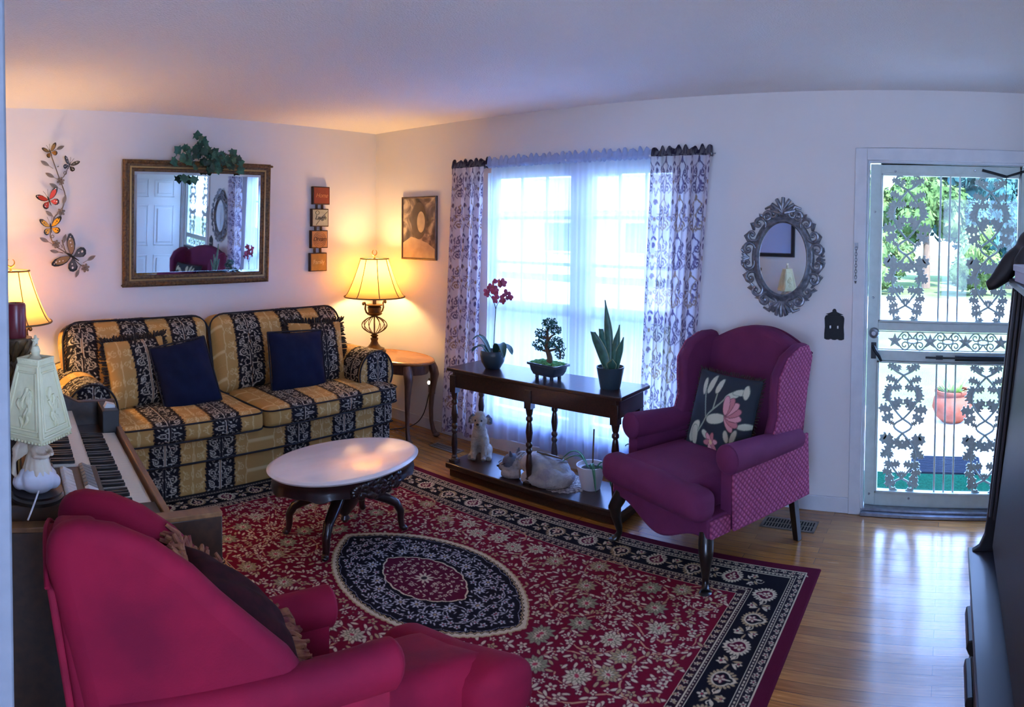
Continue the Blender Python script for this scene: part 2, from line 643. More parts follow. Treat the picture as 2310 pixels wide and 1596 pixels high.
for z0, z1 in ((1.112, 1.972), (.945, 1.062), (.112, .885)):
    MB().box((.082, g0 + .002, z0), (.084, g1 - .002, z1)).build('glass_pane', m_glass, door)

OAK = [(0, 0), (.10, .06), (.16, .22), (.34, .16), (.40, .28), (.30, .36), (.36, .44), (.62, .34), (.60, .46), (.46, .54), (.52, .62), (.74, .52), (.72, .66),
       (.56, .72), (.80, .82), (1.0, 1.0)]
def oak_leaf(L):
    """lobed leaf outline along +u"""
    side = [(.02, .05), (.12, .10), (.16, .30), (.26, .34), (.30, .20), (.40, .20), (.46, .42), (.58, .44), (.60, .22), (.70, .20), (.76, .34), (.86, .30), (.86, .14), (1.0, .0)]
    pts = [(0, 0)] + side + [(u, -v) for u, v in side[::-1][1:]]
    return [(u * L, v * L) for u, v in pts]
def ivy_column(yc, z0, H, W):
    mb = MB()
    knots = [-.04, .10, .45, .56, .90, 1.04]
    amp = [W * .30, W * .34, W * .22, W * .34, W * .30]
    def sx(t):
        for k in range(5):
            if knots[k] <= t <= knots[k + 1]:
                s = (t - knots[k]) / (knots[k + 1] - knots[k])
                return amp[k] * math.sin(PI * s) * (1 if k % 2 else -1)
        return 0
    ts = [i / 60 for i in range(61)]
    for sg in (-1, 1):
        mb.tube([(.067, yc + sg * sx(t), z0 + t * H) for t in ts], .0068, 6)
    def leaf(t, u, ang, L):
        for sg in (-1, 1):
            y0, zz, a = yc + sg * u * W, z0 + t * H, ang
            c, s_ = math.cos(a), math.sin(a)
            mb.prism(oak_leaf(L * W * .86), .063, .071, lambda p, q, x, y0=y0, zz=zz, c=c, s_=s_, sg=sg: (x + .006 * abs(q) / (L * W) * 2, y0 + sg * (p * c - q * s_), zz + p * s_ + q * c))
    for t, u, a, L in ((.99, .14, 60, .34), (.96, .16, 10, .30), (.93, .18, 120, .22), (.86, .20, 15, .30), (.83, .30, -60, .30), (.79, .27, 160, .30), (.84, .12, 30, .2),
                       (.74, .36, 80, .25), (.69, .34, 65, .34), (.66, .30, 150, .40), (.63, .26, 5, .42), (.60, .24, -35, .40), (.62, .2, 100, .34), (.52, .2, 20, .2),
                       (.42, .22, -15, .44), (.40, .22, -60, .40), (.41, .20, -130, .40), (.37, .26, 35, .40), (.33, .32, -50, .34), (.29, .34, -20, .26), (.25, .34, 120, .24),
                       (.20, .30, 170, .32), (.17, .29, 60, .28), (.14, .22, 10, .32), (.11, .18, -20, .3), (.06, .14, -5, .34), (.03, .16, -70, .30), (.0, .16, -40, .26), (.12, .12, 150, .2)):
        leaf(t, u, R(a), L)
    return mb
for z0, H in ((1.125, .835), (.122, .755)):
    for yc in (-4.175, -4.655):
        ivy_column(yc, z0, H, .235).build('ivy_grille', m_cast, door)
    for yb in (-4.365, -4.42, -4.475):
        MB().box((.064, yb - .0055, z0 - .012), (.075, yb + .0055, z0 + H + .012)).build('grille_bar', m_storm, door, bevel=.002)
p = MB()
zc = 1.0035
for k in range(4):
    yc = g1 - .10 - k * .205
    star = []
    for q in range(10):
        a = PI / 2 + q * PI / 5
        r = .045 if q % 2 == 0 else .019
        star.append((r * math.cos(a), r * math.sin(a)))
    p.prism(star, .060, .072, lambda u, v, x, yc=yc: (x, yc + u, zc + v))
    p.ell((.060, yc, zc), (.006, .012, .012), 10, 6)
    ym = yc - .1025
    if ym < g0 + .03:
        continue
    for sy in (-1, 1):
        for sz in (-1, 1):
            sp = []
            for i in range(26):
                tt = i / 25
                a = sz * (PI / 2 + 2.6 * PI * tt)
                r = .024 * (1 - tt) + .004
                sp.append((.066, ym + sy * .045 + sy * r * math.cos(a), zc + sz * .026 + r * math.sin(a)))
            p.tube(sp, .0042, 6)
            p.tube([(.066, ym + sy * .09 * (1 - i / 12) , zc + sz * .052 * math.sin(PI * (i / 12) * .9 + .1)) for i in range(13)], .0045, 6)
    p.tube([(.066, ym + .03 * math.cos(2 * PI * i / 20), zc + .03 * math.sin(2 * PI * i / 20) * .5) for i in range(20)], .004, 6, closed=True)
p.box((.063, g0, .949), (.070, g1, .954)).box((.063, g0, 1.053), (.070, g1, 1.058))
p.build('scroll_panel', m_cast, door)
# lock, lever, closers, clips
lk = MB().lathe([(0, -.006), (.030, -.006), (.032, 0), (.026, .012), (.014, .016), (.013, .022), (0, .022)], (0, 0, 0), 28, 'x')
lk_o = lk.build('deadbolt', m_steel, door, loc=(.050, -3.998, 1.045))
lk_o.scale = (-1, 1, 1)
h = MB().box((.049, -4.012, .895), (.055, -3.982, .99))
h.cyl((.052, -3.997, .965), (.030, -3.997, .965), .012)
h.tube([(.034, -3.997, .968), (.030, -4.005, .95), (.030, -4.03, .915), (.033, -4.045, .885)], [.011, .012, .010, .007], 10)
h.build('lever_handle', m_darkmetal, door, bevel=.002)
c = MB().cyl((.035, -4.47, .915), (.035, D0 + .03, .915), .016).cyl((.035, -4.30, .915), (.035, -4.47, .915), .006)
c.box((.03, -4.40, .905), (.055, -4.36, .925))
c.build('door_closer', m_darkmetal, door)
c = MB().cyl((.03, -4.60, 2.0), (.02, -4.74, 1.965), .008).cyl((.02, -4.74, 1.965), (.03, -4.84, 2.0), .007)
c.tube([(.02, -4.74, 1.965 - .02 * i) for i in range(9)], .0022, 5)
c.build('safety_chain', m_darkmetal, door)
c = MB()
for y, z in ((-4.10, 1.985), (-4.56, 1.998), (D1 - .03, .10), (-4.22, .085), (D1 - .03, 1.25), (D1 - .03, 1.75)):
    c.cyl((.056, y, z), (.045, y, z), .007, .005, 10)
c.build('screen_clip', m_steel, door)

# inner entry door, swung open into the room on its right-hand hinges (seen only in the big mirror)
m_door = material('inner_door_paint', '#dfe6ea', .4)
idr = thing('door_2', 'white six panel inner door standing open, seen in the gilt mirror', 'door', (-.02, EY0 - .01, 0), R(0))
idr['kind'] = 'structure'
MB().box((-.93, -.04, .015), (-.01, 0, 2.03)).build('door_leaf', m_door, idr, bevel=.003)
for x0, x1 in ((-.83, -.51), (-.42, -.11)):
    for z0, z1 in ((.22, .78), (.92, 1.52), (1.64, 1.90)):
        q = MB()
        q.box((x0, 0, z0), (x1, .006, z0 + .02)).box((x0, 0, z1 - .02), (x1, .006, z1)).box((x0, 0, z0), (x0 + .02, .006, z1)).box((x1 - .02, 0, z0), (x1, .006, z1))
        q.box((x0 + .05, 0, z0 + .05), (x1 - .05, .012, z1 - .05))
        q.build('raised_panel', m_door, idr, bevel=.005)
MB().lathe([(0, 0), (.018, 0), (.014, .02), (.028, .04), (.028, .055), (0, .065)], (-.87, 0, .95), 20, 'y').build('door_knob', m_steel, idr)

# ---- picture window
win = thing('window_1', 'white picture window with glazing bars behind the sheer curtains', 'window', (0, 0, 0))
win['kind'] = 'structure'
f = MB()
x0, x1 = .05, .11
f.box((x0, WY1 - .04, WZ0), (x1, WY1, WZ1)).box((x0, WY0, WZ0), (x1, WY0 + .04, WZ1)).box((x0, WY0, WZ1 - .04), (x1, WY1, WZ1)).box((x0, WY0, WZ0), (x1, WY1, WZ0 + .05))
f.box((x0 - .01, -2.14, WZ0), (x1, -1.97, WZ1)).box((x0 - .015, WY0, 1.02), (x1 + .01, WY1, 1.10))
f.build('window_frame', m_white, win, bevel=.004)
for ya, yb in ((-1.97, WY1 - .04), (WY0 + .04, -2.14)):
    m = MB()
    for z in (1.375, 1.70):
        m.box((.07, ya, z - .011), (.09, yb, z + .011))
    for k in (1, 2):
        y = ya + (yb - ya) * k / 3
        m.box((.07, y - .007, 1.10), (.09, y + .007, WZ1 - .04))
    m.build('glazing_bar', m_white, win)
    MB().box((.079, ya, 1.09), (.081, yb, WZ1 - .03)).build('window_pane', m_glass, win)
    MB().box((.079, ya, WZ0 + .04), (.081, yb, 1.03)).build('window_pane', m_glass, win)
MB().box((-.02, WY0 - .03, WZ0 - .03), (.05, WY1 + .03, WZ0)).build('window_sill', m_white, win, bevel=.004)

# ================================================================ outside
m_lawn = material('lawn_grass', '#566a40', .95, noise=(1.3, .8, '#6c7250'), spec=0, bump=(60, .8, .05))
m_conc = material('porch_concrete', '#b9b2aa', .9, noise=(6, .5, '#a59d95'), bump=(60, .2, .01))
m_road = material('pale_road', '#c9c6c0', .95, noise=(2, .5, '#bcb8b0'))
struct('lawn', MB().box((.14, -30, -.5), (60, 40, -.2)), m_lawn)
struct('porch', MB().box((.14, -6.2, -.2), (2.75, -2.9, -.08)), m_conc, bevel=.01)
struct('street', MB().box((9.0, -30, -.2), (15.6, 40, -.185)), m_road)
struct('hill', MB().lathe([(38, 0), (30, 3), (22, 6.0), (12, 8.2), (0, 9)], (95, 25, -.5), 40, cap=False), material('far_hill', '#8d9f86', .95, noise=(.08, .8, '#a9b59a')), smooth=180)
m_turf = material('green_turf', '#1d5a42', .95, noise=(70, .8, '#12402f'), spec=0, bump=(220, 1, .02))
tag(MB().box((.16, -4.95, -.08), (.88, -3.75, -.062)).build('turf_mat', m_turf), 'green artificial turf mat just outside the storm door', 'mat')
m_grate = material('mat_rubber', '#1b232e', .9, spec=.1)
gm = MB()
for k in range(15):
    x = .93 + .33 * k / 14
    gm.box((x - .007, -4.68, -.08), (x + .007, -4.18, -.062))
for k in range(9):
    y = -4.68 + .5 * k / 8
    gm.box((.925, y - .006, -.08), (1.265, y + .006, -.067))
tag(gm.build('grate_doormat', m_grate), 'blue grey slatted doormat on the porch beyond the turf', 'doormat')
# terracotta pot with a plant
m_terra = material('terracotta', '#6e3a2c', .9, noise=(12, .5, '#85564a'), spec=0)
m_leaf_out = material('garden_leaf', '#6f9a55', .7, noise=(5, .7, '#a9bd6c'))
pt = thing('terracotta_planter', 'round terracotta planter with a small plant standing on the porch', 'planter', (2.3, -4.48, -.08))
MB().lathe([(.09, 0), (.155, .06), (.185, .14), (.17, .22), (.145, .255), (.165, .275), (.165, .295), (.14, .295), (.135, .26), (.0, .25)], n=36).build('pot', m_terra, pt, smooth=50)
pl = MB()
rr = random.Random(3)
for k in range(46):
    a, tl, L = rr.uniform(0, 2 * PI), rr.uniform(.2, 1.1), rr.uniform(.10, .22)
    d = Vector((math.cos(a) * math.sin(tl), math.sin(a) * math.sin(tl), math.cos(tl)))
    s = Vector((-math.sin(a), math.cos(a), 0)) * .018
    b = Vector((0, 0, .25)) + Vector((math.cos(a), math.sin(a), 0)) * .05
    pl.add([b, b + d * L * .5 + s, b + d * L + Vector((0, 0, -.02)), b + d * L * .5 - s], [(0, 1, 2, 3)])
pl.build('plant', m_leaf_out, pt)

def crown_mesh(seed, n, leaf):
    """loose leaf crown of about unit radius, many folded leaves in clumps"""
    rr = random.Random(seed)
    mb = MB()
    clumps = []
    for k in range(26):
        while True:
            c = Vector((rr.uniform(-1, 1), rr.uniform(-1, 1), rr.uniform(-.9, 1)))
            if c.length < .95:
                break
        clumps.append((c * .8, rr.uniform(.2, .38)))
        mb.ell(c * .8, (clumps[-1][1] * .85,) * 3, 10, 7)
    for i in range(n):
        c, r = clumps[i % len(clumps)]
        d = Vector((rr.gauss(0, 1), rr.gauss(0, 1), rr.gauss(0, 1))).normalized()
        p = c + d * r * rr.uniform(.7, 1.05)
        nrm = (d + Vector((rr.uniform(-.7, .7), rr.uniform(-.7, .7), rr.uniform(-.3, .9)))).normalized()
        u = nrm.cross(Vector((rr.uniform(-1, 1), rr.uniform(-1, 1), rr.uniform(-1, 1)))).normalized()
        v = nrm.cross(u)
        L = leaf * rr.uniform(.7, 1.3)
        mb.add([p - u * L, p + v * L * .45, p + u * L, p - v * L * .45 + nrm * L * .15], [(0, 1, 2, 3)])
    return mb
m_bark = material('bark', '#6d5a48', .9, noise=(12, .6, '#54453a'))
m_fol = [material('foliage_light', '#566a3a', .9, noise=(3, .9, '#324a28'), spec=0), material('foliage_blue', '#3f625c', .9, noise=(3, .9, '#274644'), spec=0),
         material('foliage_mid', '#5f6e3c', .9, noise=(3, .9, '#3a5230'), spec=0)]
protos = []
for k in range(3):
    t_ = thing('tree', '', 'tree')
    crown_mesh(40 + k, 5200, .075).build('crown', m_fol[k], t_, smooth=180)
    MB().tube([(0, 0, -1.42), (.03, 0, -.8), (0, .04, .2)], [.10, .08, .04], 10).build('trunk', m_bark, t_)
    protos.append(t_)
spots = [(19.5, -3.6, 1.6, 1.95, 0, 'pale green bushy tree across the street, seen through the lock half of the storm door'),
         (20.2, -6.6, 1.5, 2.0, 1, 'blue green tree across the street, seen through the centre bars of the storm door'),
         (19.0, -9.7, 1.6, 1.9, 2, 'yellow green tree across the street, behind the right ivy columns'),
         (23.5, -5.0, 1.9, 2.7, 1, 'taller blue green tree behind the row of bushy trees across the street'),
         (20.4, -1.1, 1.5, 1.8, 2, 'light tree at the lock edge of the storm door, across the street'),
         (34, 17.0, 2.6, 2.4, 2, 'mid green tree beyond the house opposite, seen faintly through the sheers'),
         (24.5, -9.0, 2.0, 2.6, 0, 'large light tree at the right end of the trees across the street')]
for i, (x, y, r, h, k, lab) in enumerate(spots):
    o = protos[i] if i < 3 else copy_tree(protos[k])
    o.scale = (r, r, h)
    o.location = (x, y, -.2 + 1.42 * h)
    o.rotation_euler = (0, 0, i * 1.3)
    tag(o, lab, 'tree', 'trees across the street')
bush = thing('bush', 'low rounded green bush between the tree trunks across the street', 'bush')
crown_mesh(77, 3600, .085).build('foliage', m_fol[2], bush, smooth=180)
for i, (x, y, r, h, lab) in enumerate(((16.9, -5.1, .95, 1.2, 'rounded green bush across the street, in line with the centre bars of the storm door'), (16.9, -2.5, .85, 1.05, 'low green bush across the street at the lock side of the storm door'),
                                       (16.9, -7.6, .95, 1.1, 'green bush across the street behind the right ivy columns'))):
    o = bush if i == 0 else copy_tree(bush)
    o.scale = (r, r, h)
    o.location = (x, y, -.2 + h * .98)
    o.rotation_euler = (0, 0, 2.1 * i)
    tag(o, lab, 'bush', 'bushes across the street')
# house opposite, faint through the sheers
m_siding = material('house_siding', '#d9dde2', .8, noise=(3, .3, '#cdd2d8'))
m_roof = material('roof_shingle', '#8a8f98', .9, noise=(9, .5, '#777c86'))
hs = thing('house', 'pale single storey house across the street behind the sheers', 'house', (19, 8.2, -.2))
MB().box((0, -6, 0), (7, 6, 2.6)).build('wall', m_siding, hs)
MB().prism([(-.6, 2.6), (7.6, 2.6), (3.5, 4.3)], -6.5, 6.5, lambda u, v, t: (u, t, v)).build('roof', m_roof, hs)
m_dkglass = material('dark_window', '#4b5a6a', .1)
for y in (-4, -1.2, 2.6):
    wf = MB().box((-.05, y - .75, .9), (0, y + .75, 2.2)).build('window', m_white, hs)
    MB().box((-.06, y - .66, .98), (-.05, y + .66, 2.12)).build('pane', m_dkglass, wf)
# a pale porch wall and shrubs under the picture window are kept low so daylight reaches the lower panes
# ================================================================ damask fabric of the sofa
def damask_half():
    """half a stripe repeat: u = 0 in the middle of a black stripe, .19 in the middle of the next gold stripe; v repeats"""
    c = Canvas(.19, .36, .0015, '#b98f52', wrap=True)
    gold, gold2, blk, cream, rust = '#b38a4e', '#cfb07c', '#17141a', '#b9ad98', '#7a5636'
    for i in range(c.nx):
        c.a[i] = Canvas.c(gold)
    x = np.arange(c.nx) * c.res
    c.a[x < .098] = Canvas.c(blk)
    c.a[(x > .092) & (x < .098)] = Canvas.c(rust)
    # tone on tone scrolls in the gold
    for v in (.0, .18):
        for h in (1, -1):
            c.spiral(.150, v + .09 + h * .035, .022, 1.4, PI / 2 * h, .0045, gold2, h)
        c.line([(.185, v), (.178, v + .05), (.188, v + .09), (.178, v + .13), (.185, v + .18)], .007, gold2)
        for k in range(5):
            c.leaf(.12 + .012 * (k % 2), v + .02 + .032 * k, .028, .010, .8 + k, gold2)
    # black stripe: paired centre lines, diamonds, scrolls and leaves
    c.line([(.007, 0), (.007, .36)], .0035, cream)
    c.line([(.0, 0), (.0, .36)], .0025, rust)
    for v in (.0, .18):
        c.line([(.007, v + .05), (.024, v + .09), (.007, v + .13)], .0035, cream)
        c.line([(.010, v + .0), (.026, v + .012), (.046, v + .004), (.056, v - .012)], .004, cream)
        c.spiral(.052, v + .062, .026, 1.5, -PI / 2, .0052, cream, 1)
        c.spiral(.056, v + .128, .021, 1.5, PI / 2, .0050, cream, -1)
        c.line([(.012, v + .03), (.03, v + .036), (.052, v + .036)], .005, cream)
        c.line([(.012, v + .155), (.03, v + .150), (.056, v + .149)], .005, cream)
        for k in range(6):
            c.leaf(.018 + .005 * k, v + .012 + .028 * k, .022, .008, .5 + .5 * (k % 3), cream)
            c.leaf(.062 + .004 * (k % 3), v + .016 + .029 * k, .020, .0075, -.9 + 1.1 * (k % 2), cream)
        c.flower(.040, v + .096, .016, 5, cream, blk, rust)
        for k in range(9):
            c.ell(.094 + .004 * (k % 2), v + .01 + .02 * k, .006, .010, .6, blk)
    return c
DAM = damask_half()
def damask(u, v):
    """u measured from the nearest black-stripe centre"""
    return DAM.sample(np.minimum(np.abs(u), .189), v)
def nearest(x, centres):
    d = np.stack([x - c for c in centres])
    return np.take_along_axis(d, np.abs(d).argmin(0)[None], 0)[0]

m_damask = material('damask_stripe', '#b98f52', .78, attr='Col', sheen=.1, spec=.15, bump=(260, .3, .002))
m_pipe = material('black_piping', '#1a161c', .8)
m_plinth = material('sofa_plinth', '#231a18', .7)

sofa = thing('sofa', 'gold and black striped damask two seat sofa against the back wall', 'sofa', (-1.65, -.48, 0))
SX, SY = -1.65, -.48
BLK = [-2.70, -2.325, -1.955, -1.395, -1.015, -.65]
def cushion(name, centre, half, r, bulge, vfun, cents, res=.0055, tilt=0., parent=None, noise=.004, seed=0):
    V, Q = round_box(half, r, res, bulge)
    rr = np.random.RandomState(seed)
    ph = rr.uniform(0, 6, 6)
    wob = noise * (np.sin(V[:, 0] * 19 + ph[0]) * np.sin(V[:, 1] * 15 + ph[1]) + np.sin(V[:, 2] * 23 + ph[2]) * np.sin(V[:, 0] * 9 + ph[3]))
    V = V + V / np.maximum(np.linalg.norm(V, axis=1, keepdims=True), 1e-6) * wob[:, None]
    L = V.copy()
    c, s = math.cos(tilt), math.sin(tilt)
    W = np.stack([V[:, 0], V[:, 1] * c - V[:, 2] * s, V[:, 1] * s + V[:, 2] * c], 1) + np.array(centre)
    cols = damask(nearest(W[:, 0], cents), vfun(L))
    off = np.array([SX, SY, 0])
    return raw_mesh(name, W - off, Q, m_damask, parent or sofa, cols), c, s
def piping_loop(name, centre, half, r, zf, axis, tilt, parent, rad=.0055, inset=0.):
    """closed cord round a cushion at its upper / front seam"""
    hx, hy, hz = half
    pts = []
    a, b = (hx, hy) if axis == 'z' else (hx, hz)
    rc = min(r * 1.2, min(a, b) * .9)
    for (cx, cy), a0 in (((a - rc, b - rc), 0), ((-a + rc, b - rc), 90), ((-a + rc, -b + rc), 180), ((a - rc, -b + rc), 270)):
        for k in range(7):
            t = R(a0 + 15 * k)
            pts.append((cx + (rc - inset) * math.cos(t), cy + (rc - inset) * math.sin(t)))
    P = []
    c, s = math.cos(tilt), math.sin(tilt)
    for u, v in pts:
        p = (u, v, zf) if axis == 'z' else (u, zf, v)
        P.append((p[0] + centre[0] - SX, p[1] * c - p[2] * s + centre[1] - SY, p[1] * s + p[2] * c + centre[2]))
    return MB().tube(P, rad, 6, closed=True).build(name, m_pipe, parent)

# base: rail and apron under the cushions (front face carries the stripes down to the floor)
V, Q = round_box((1.025, .385, .085), .018, .006)
W = V + np.array([-1.595, -.475, .29])
raw_mesh('front_rail', W - [SX, SY, 0], Q, m_damask, sofa, damask(nearest(W[:, 0], BLK), -W[:, 2] - V[:, 1]))
V, Q = round_box((1.015, .375, .10), .012, .006)
W = V + np.array([-1.595, -.470, .122])
raw_mesh('skirt', W - [SX, SY, 0], Q, m_damask, sofa, damask(nearest(W[:, 0], BLK), -W[:, 2] - V[:, 1]))
MB().box((-.98, -.35, 0), (.98, .36, .03)).build('plinth', m_plinth, sofa)
for z in (.222, .375):
    MB().tube([(-1.02 + 1.595 - 1.54 - .02 + 2.06 * k / 30, -.866 - SY - (.004 if z > .3 else 0), z) for k in range(31)], .006, 6).build('piping', m_pipe, sofa)
# seat cushions (each with its seam cords)
for x0, x1, sd in ((-2.63, -1.690, 1), (-1.675, -.575, 2)):
    half = ((x1 - x0) / 2, .395, .066)
    ce = ((x0 + x1) / 2, -.535, .432)
    o, c, s = cushion('seat_cushion', ce, half, .042, (0, .012, .030), lambda L: -L[:, 1] - L[:, 2] * np.sign(L[:, 2] + 1e-6), BLK, seed=sd)
    for zz in (.050, -.050):
        piping_loop('piping', ce, (half[0] + .004, half[1] + .008, half[2]), .05, zz, 'z', 0, o).location = (0, 0, 0)
# back cushions
BB = [-2.69, -2.335, -1.985, -1.50, -1.13, -.775]
for x0, x1, sd in ((-2.80, -1.775, 3), (-1.765, -.655, 4)):
    half = ((x1 - x0) / 2, .115, .275)
    ce = ((x0 + x1) / 2, -.275, .735)
    o, c, s = cushion('back_cushion', ce, half, .085, (0, .06, .015), lambda L: L[:, 2] + L[:, 1] * .8, BB, tilt=R(-12), seed=sd, noise=.006)
    piping_loop('piping', ce, (half[0] + .002, half[1], half[2] + .002), .10, -.080, 'y', R(-12), o, rad=.007)
# upholstered back frame behind the cushions
V, Q = round_box((1.06, .07, .42), .05, .02)
W = V + np.array([-1.66, -.095, .47])
raw_mesh('back_frame', W - [SX, SY, 0], Q, m_damask, sofa, damask(nearest(W[:, 0], BB), W[:, 2]))
# rolled arms: bands run across the arm, half-round front panel
def arm(cx, sgn, name):
    n, ny, y0, y1, zc, rx, rz = 90, 120, -.755, -.06, .555, .165, .175
    ang = np.linspace(R(-35), R(215), n)
    prof = np.stack([cx + rx * np.cos(ang), zc + rz * np.sin(ang)], 1)
    low = [(cx - .10, .44), (cx - .10, .06)]
    hi = [(cx + .10, .06), (cx + .10, .44)]
    prof = np.concatenate([np.array([hi[0], hi[1]]), prof, np.array(low + [hi[0]])])
    seglen = np.r_[0, np.cumsum(np.linalg.norm(np.diff(prof, axis=0), axis=1))]
    s_ = np.arange(0, seglen[-1], .0055)
    prof = np.stack([np.interp(s_, seglen, prof[:, 0]), np.interp(s_, seglen, prof[:, 1])], 1)
    ys = np.linspace(y0, y1, ny)
    P = np.zeros((len(prof), ny, 3))
    P[..., 0] = prof[:, None, 0] - SX
    P[..., 1] = ys[None, :] - SY
    P[..., 2] = prof[:, None, 1]
    YY = np.broadcast_to(ys[None, :], P.shape[:2])
    SS = np.broadcast_to(s_[:, None], P.shape[:2])
    ca = damask(nearest(YY, [-.66, -.33, .0]), SS)
    # front cap
    nr = 40
    t = np.linspace(0, 1, nr)
    ctr = np.array([cx, .5])
    Pc = np.zeros((len(prof), nr, 3))
    Pc[..., 0] = ctr[0] + (prof[:, None, 0] - ctr[0]) * t - SX
    Pc[..., 2] = ctr[1] + (prof[:, None, 1] - ctr[1]) * t
    Pc[..., 1] = y0 - SY - .012 * (1 - t[None, :] ** 4)
    cc = damask(Pc[..., 0] + SX - cx - .01, Pc[..., 2] * 1.0 + .05)
    o = grid_object(name, [P, Pc], m_damask, sofa, [ca, cc])
    MB().tube([(cx + rx * .95 * math.cos(a) - SX, y0 - SY - .006, zc + rz * .95 * math.sin(a)) for a in np.linspace(R(-30), R(210), 40)], .0065, 6).build('piping', m_pipe, o)
    return o
arm(-2.735, -1, 'arm')
arm(-.640, 1, 'arm')

# ---------------------------------------------------------------- throw pillows
m_navy = material('navy_velvet', '#12172c', .85, sheen=.15, spec=.15, noise=(14, .6, '#181f3a'), bump=(170, .35, .003))
m_fringe = material('black_fringe', '#1d1718', .9, noise=(60, .6, '#4a3624'), bump=(120, .6, .006))
def pillow_mesh(w, h, d, res=.006):
    nu, nv = int(w / res), int(h / res)
    u = np.linspace(-1, 1, nu)
    v = np.linspace(-1, 1, nv)
    U, W = np.meshgrid(u, v, indexing='ij')
    fall = ((1 - np.abs(U) ** 2.6) * (1 - np.abs(W) ** 2.6)).clip(0) ** .55
    X = U * w / 2 * (1 - .05 * (1 - W ** 2) * (U ** 2))
    Z = W * h / 2 * (1 - .05 * (1 - U ** 2) * (W ** 2))
    wr = .004 * np.sin(U * 9 + W * 5) * fall
    return np.stack([X, -d / 2 * fall + wr, Z], -1), np.stack([X, d / 2 * fall, Z], -1)
def pillow(name, label, loc, rx, rz, w, h, d, fabric, ry=0., group=None):
    t = thing(name, label, 'pillow', loc, rz, group)
    t.rotation_euler = (rx, ry, rz)
    A, B = pillow_mesh(w, h, d)
    if fabric == 'damask':
        ca = damask(nearest(A[..., 0], [.055, -.31]), A[..., 2])
        grid_object('cover', [A, B[:, ::-1]], m_damask, t, [ca, ca[:, ::-1]])
        mb = MB()
        rr = random.Random(5)
        per = []
        for k in range(90):
            s_ = k / 90 * 4
            e = int(s_)
            f_ = (s_ - e) * 2 - 1
            x, z = [(f_, -1), (1, f_), (-f_, 1), (-1, -f_)][e]
            per.append((x * w / 2, z * h / 2))
        for x, z in per:
            for q in range(3):
                L = math.hypot(x, z)
                ex, ez = (x / (w / 2)) ** 7, (z / (h / 2)) ** 7
                j = [rr.uniform(-.012, .012) for _ in range(3)]
                mb.tube([(x * .95, 0, z * .95), (x + .012 * ex + j[0] * .6, j[1], z + .012 * ez + j[2] * .6), (x + .022 * ex + j[0], j[1] * 1.4, z + .022 * ez + j[2])], [.008, .007, .004], 5)
        mb.build('fringe', m_fringe, t)
    else:
        grid_object('cover', [A, B[:, ::-1]], m_navy, t)
        mb = MB()
        c = [(x, z) for x, z in zip(np.r_[np.linspace(-1, 1, 16), np.ones(16), np.linspace(1, -1, 16), -np.ones(16)], np.r_[-np.ones(16), np.linspace(-1, 1, 16), np.ones(16), np.linspace(1, -1, 16)])]
        mb.tube([(x * w / 2, 0, z * h / 2) for x, z in c], .006, 6, closed=True)
        mb.build('piping', m_pipe, t)
    return t
pillow('throw_pillow', 'striped gold and black fringed pillow beside the left arm of the sofa', (-2.36, -.50, .715), R(-16), R(6), .43, .43, .15, 'damask', R(-2))
pillow('throw_pillow', 'navy blue square pillow leaning on the striped pillow at the left of the sofa', (-2.075, -.605, .695), R(-20), R(4), .40, .42, .14, 'navy', R(-7))
pillow('throw_pillow', 'striped fringed pillow mostly hidden behind the right navy pillow on the sofa', (-.99, -.49, .715), R(-16), R(-8), .46, .45, .15, 'damask', R(2))
pillow('throw_pillow', 'dark navy square pillow standing upright on the right half of the sofa', (-1.215, -.585, .69), R(-13), R(-3), .44, .42, .14, 'navy', R(2))
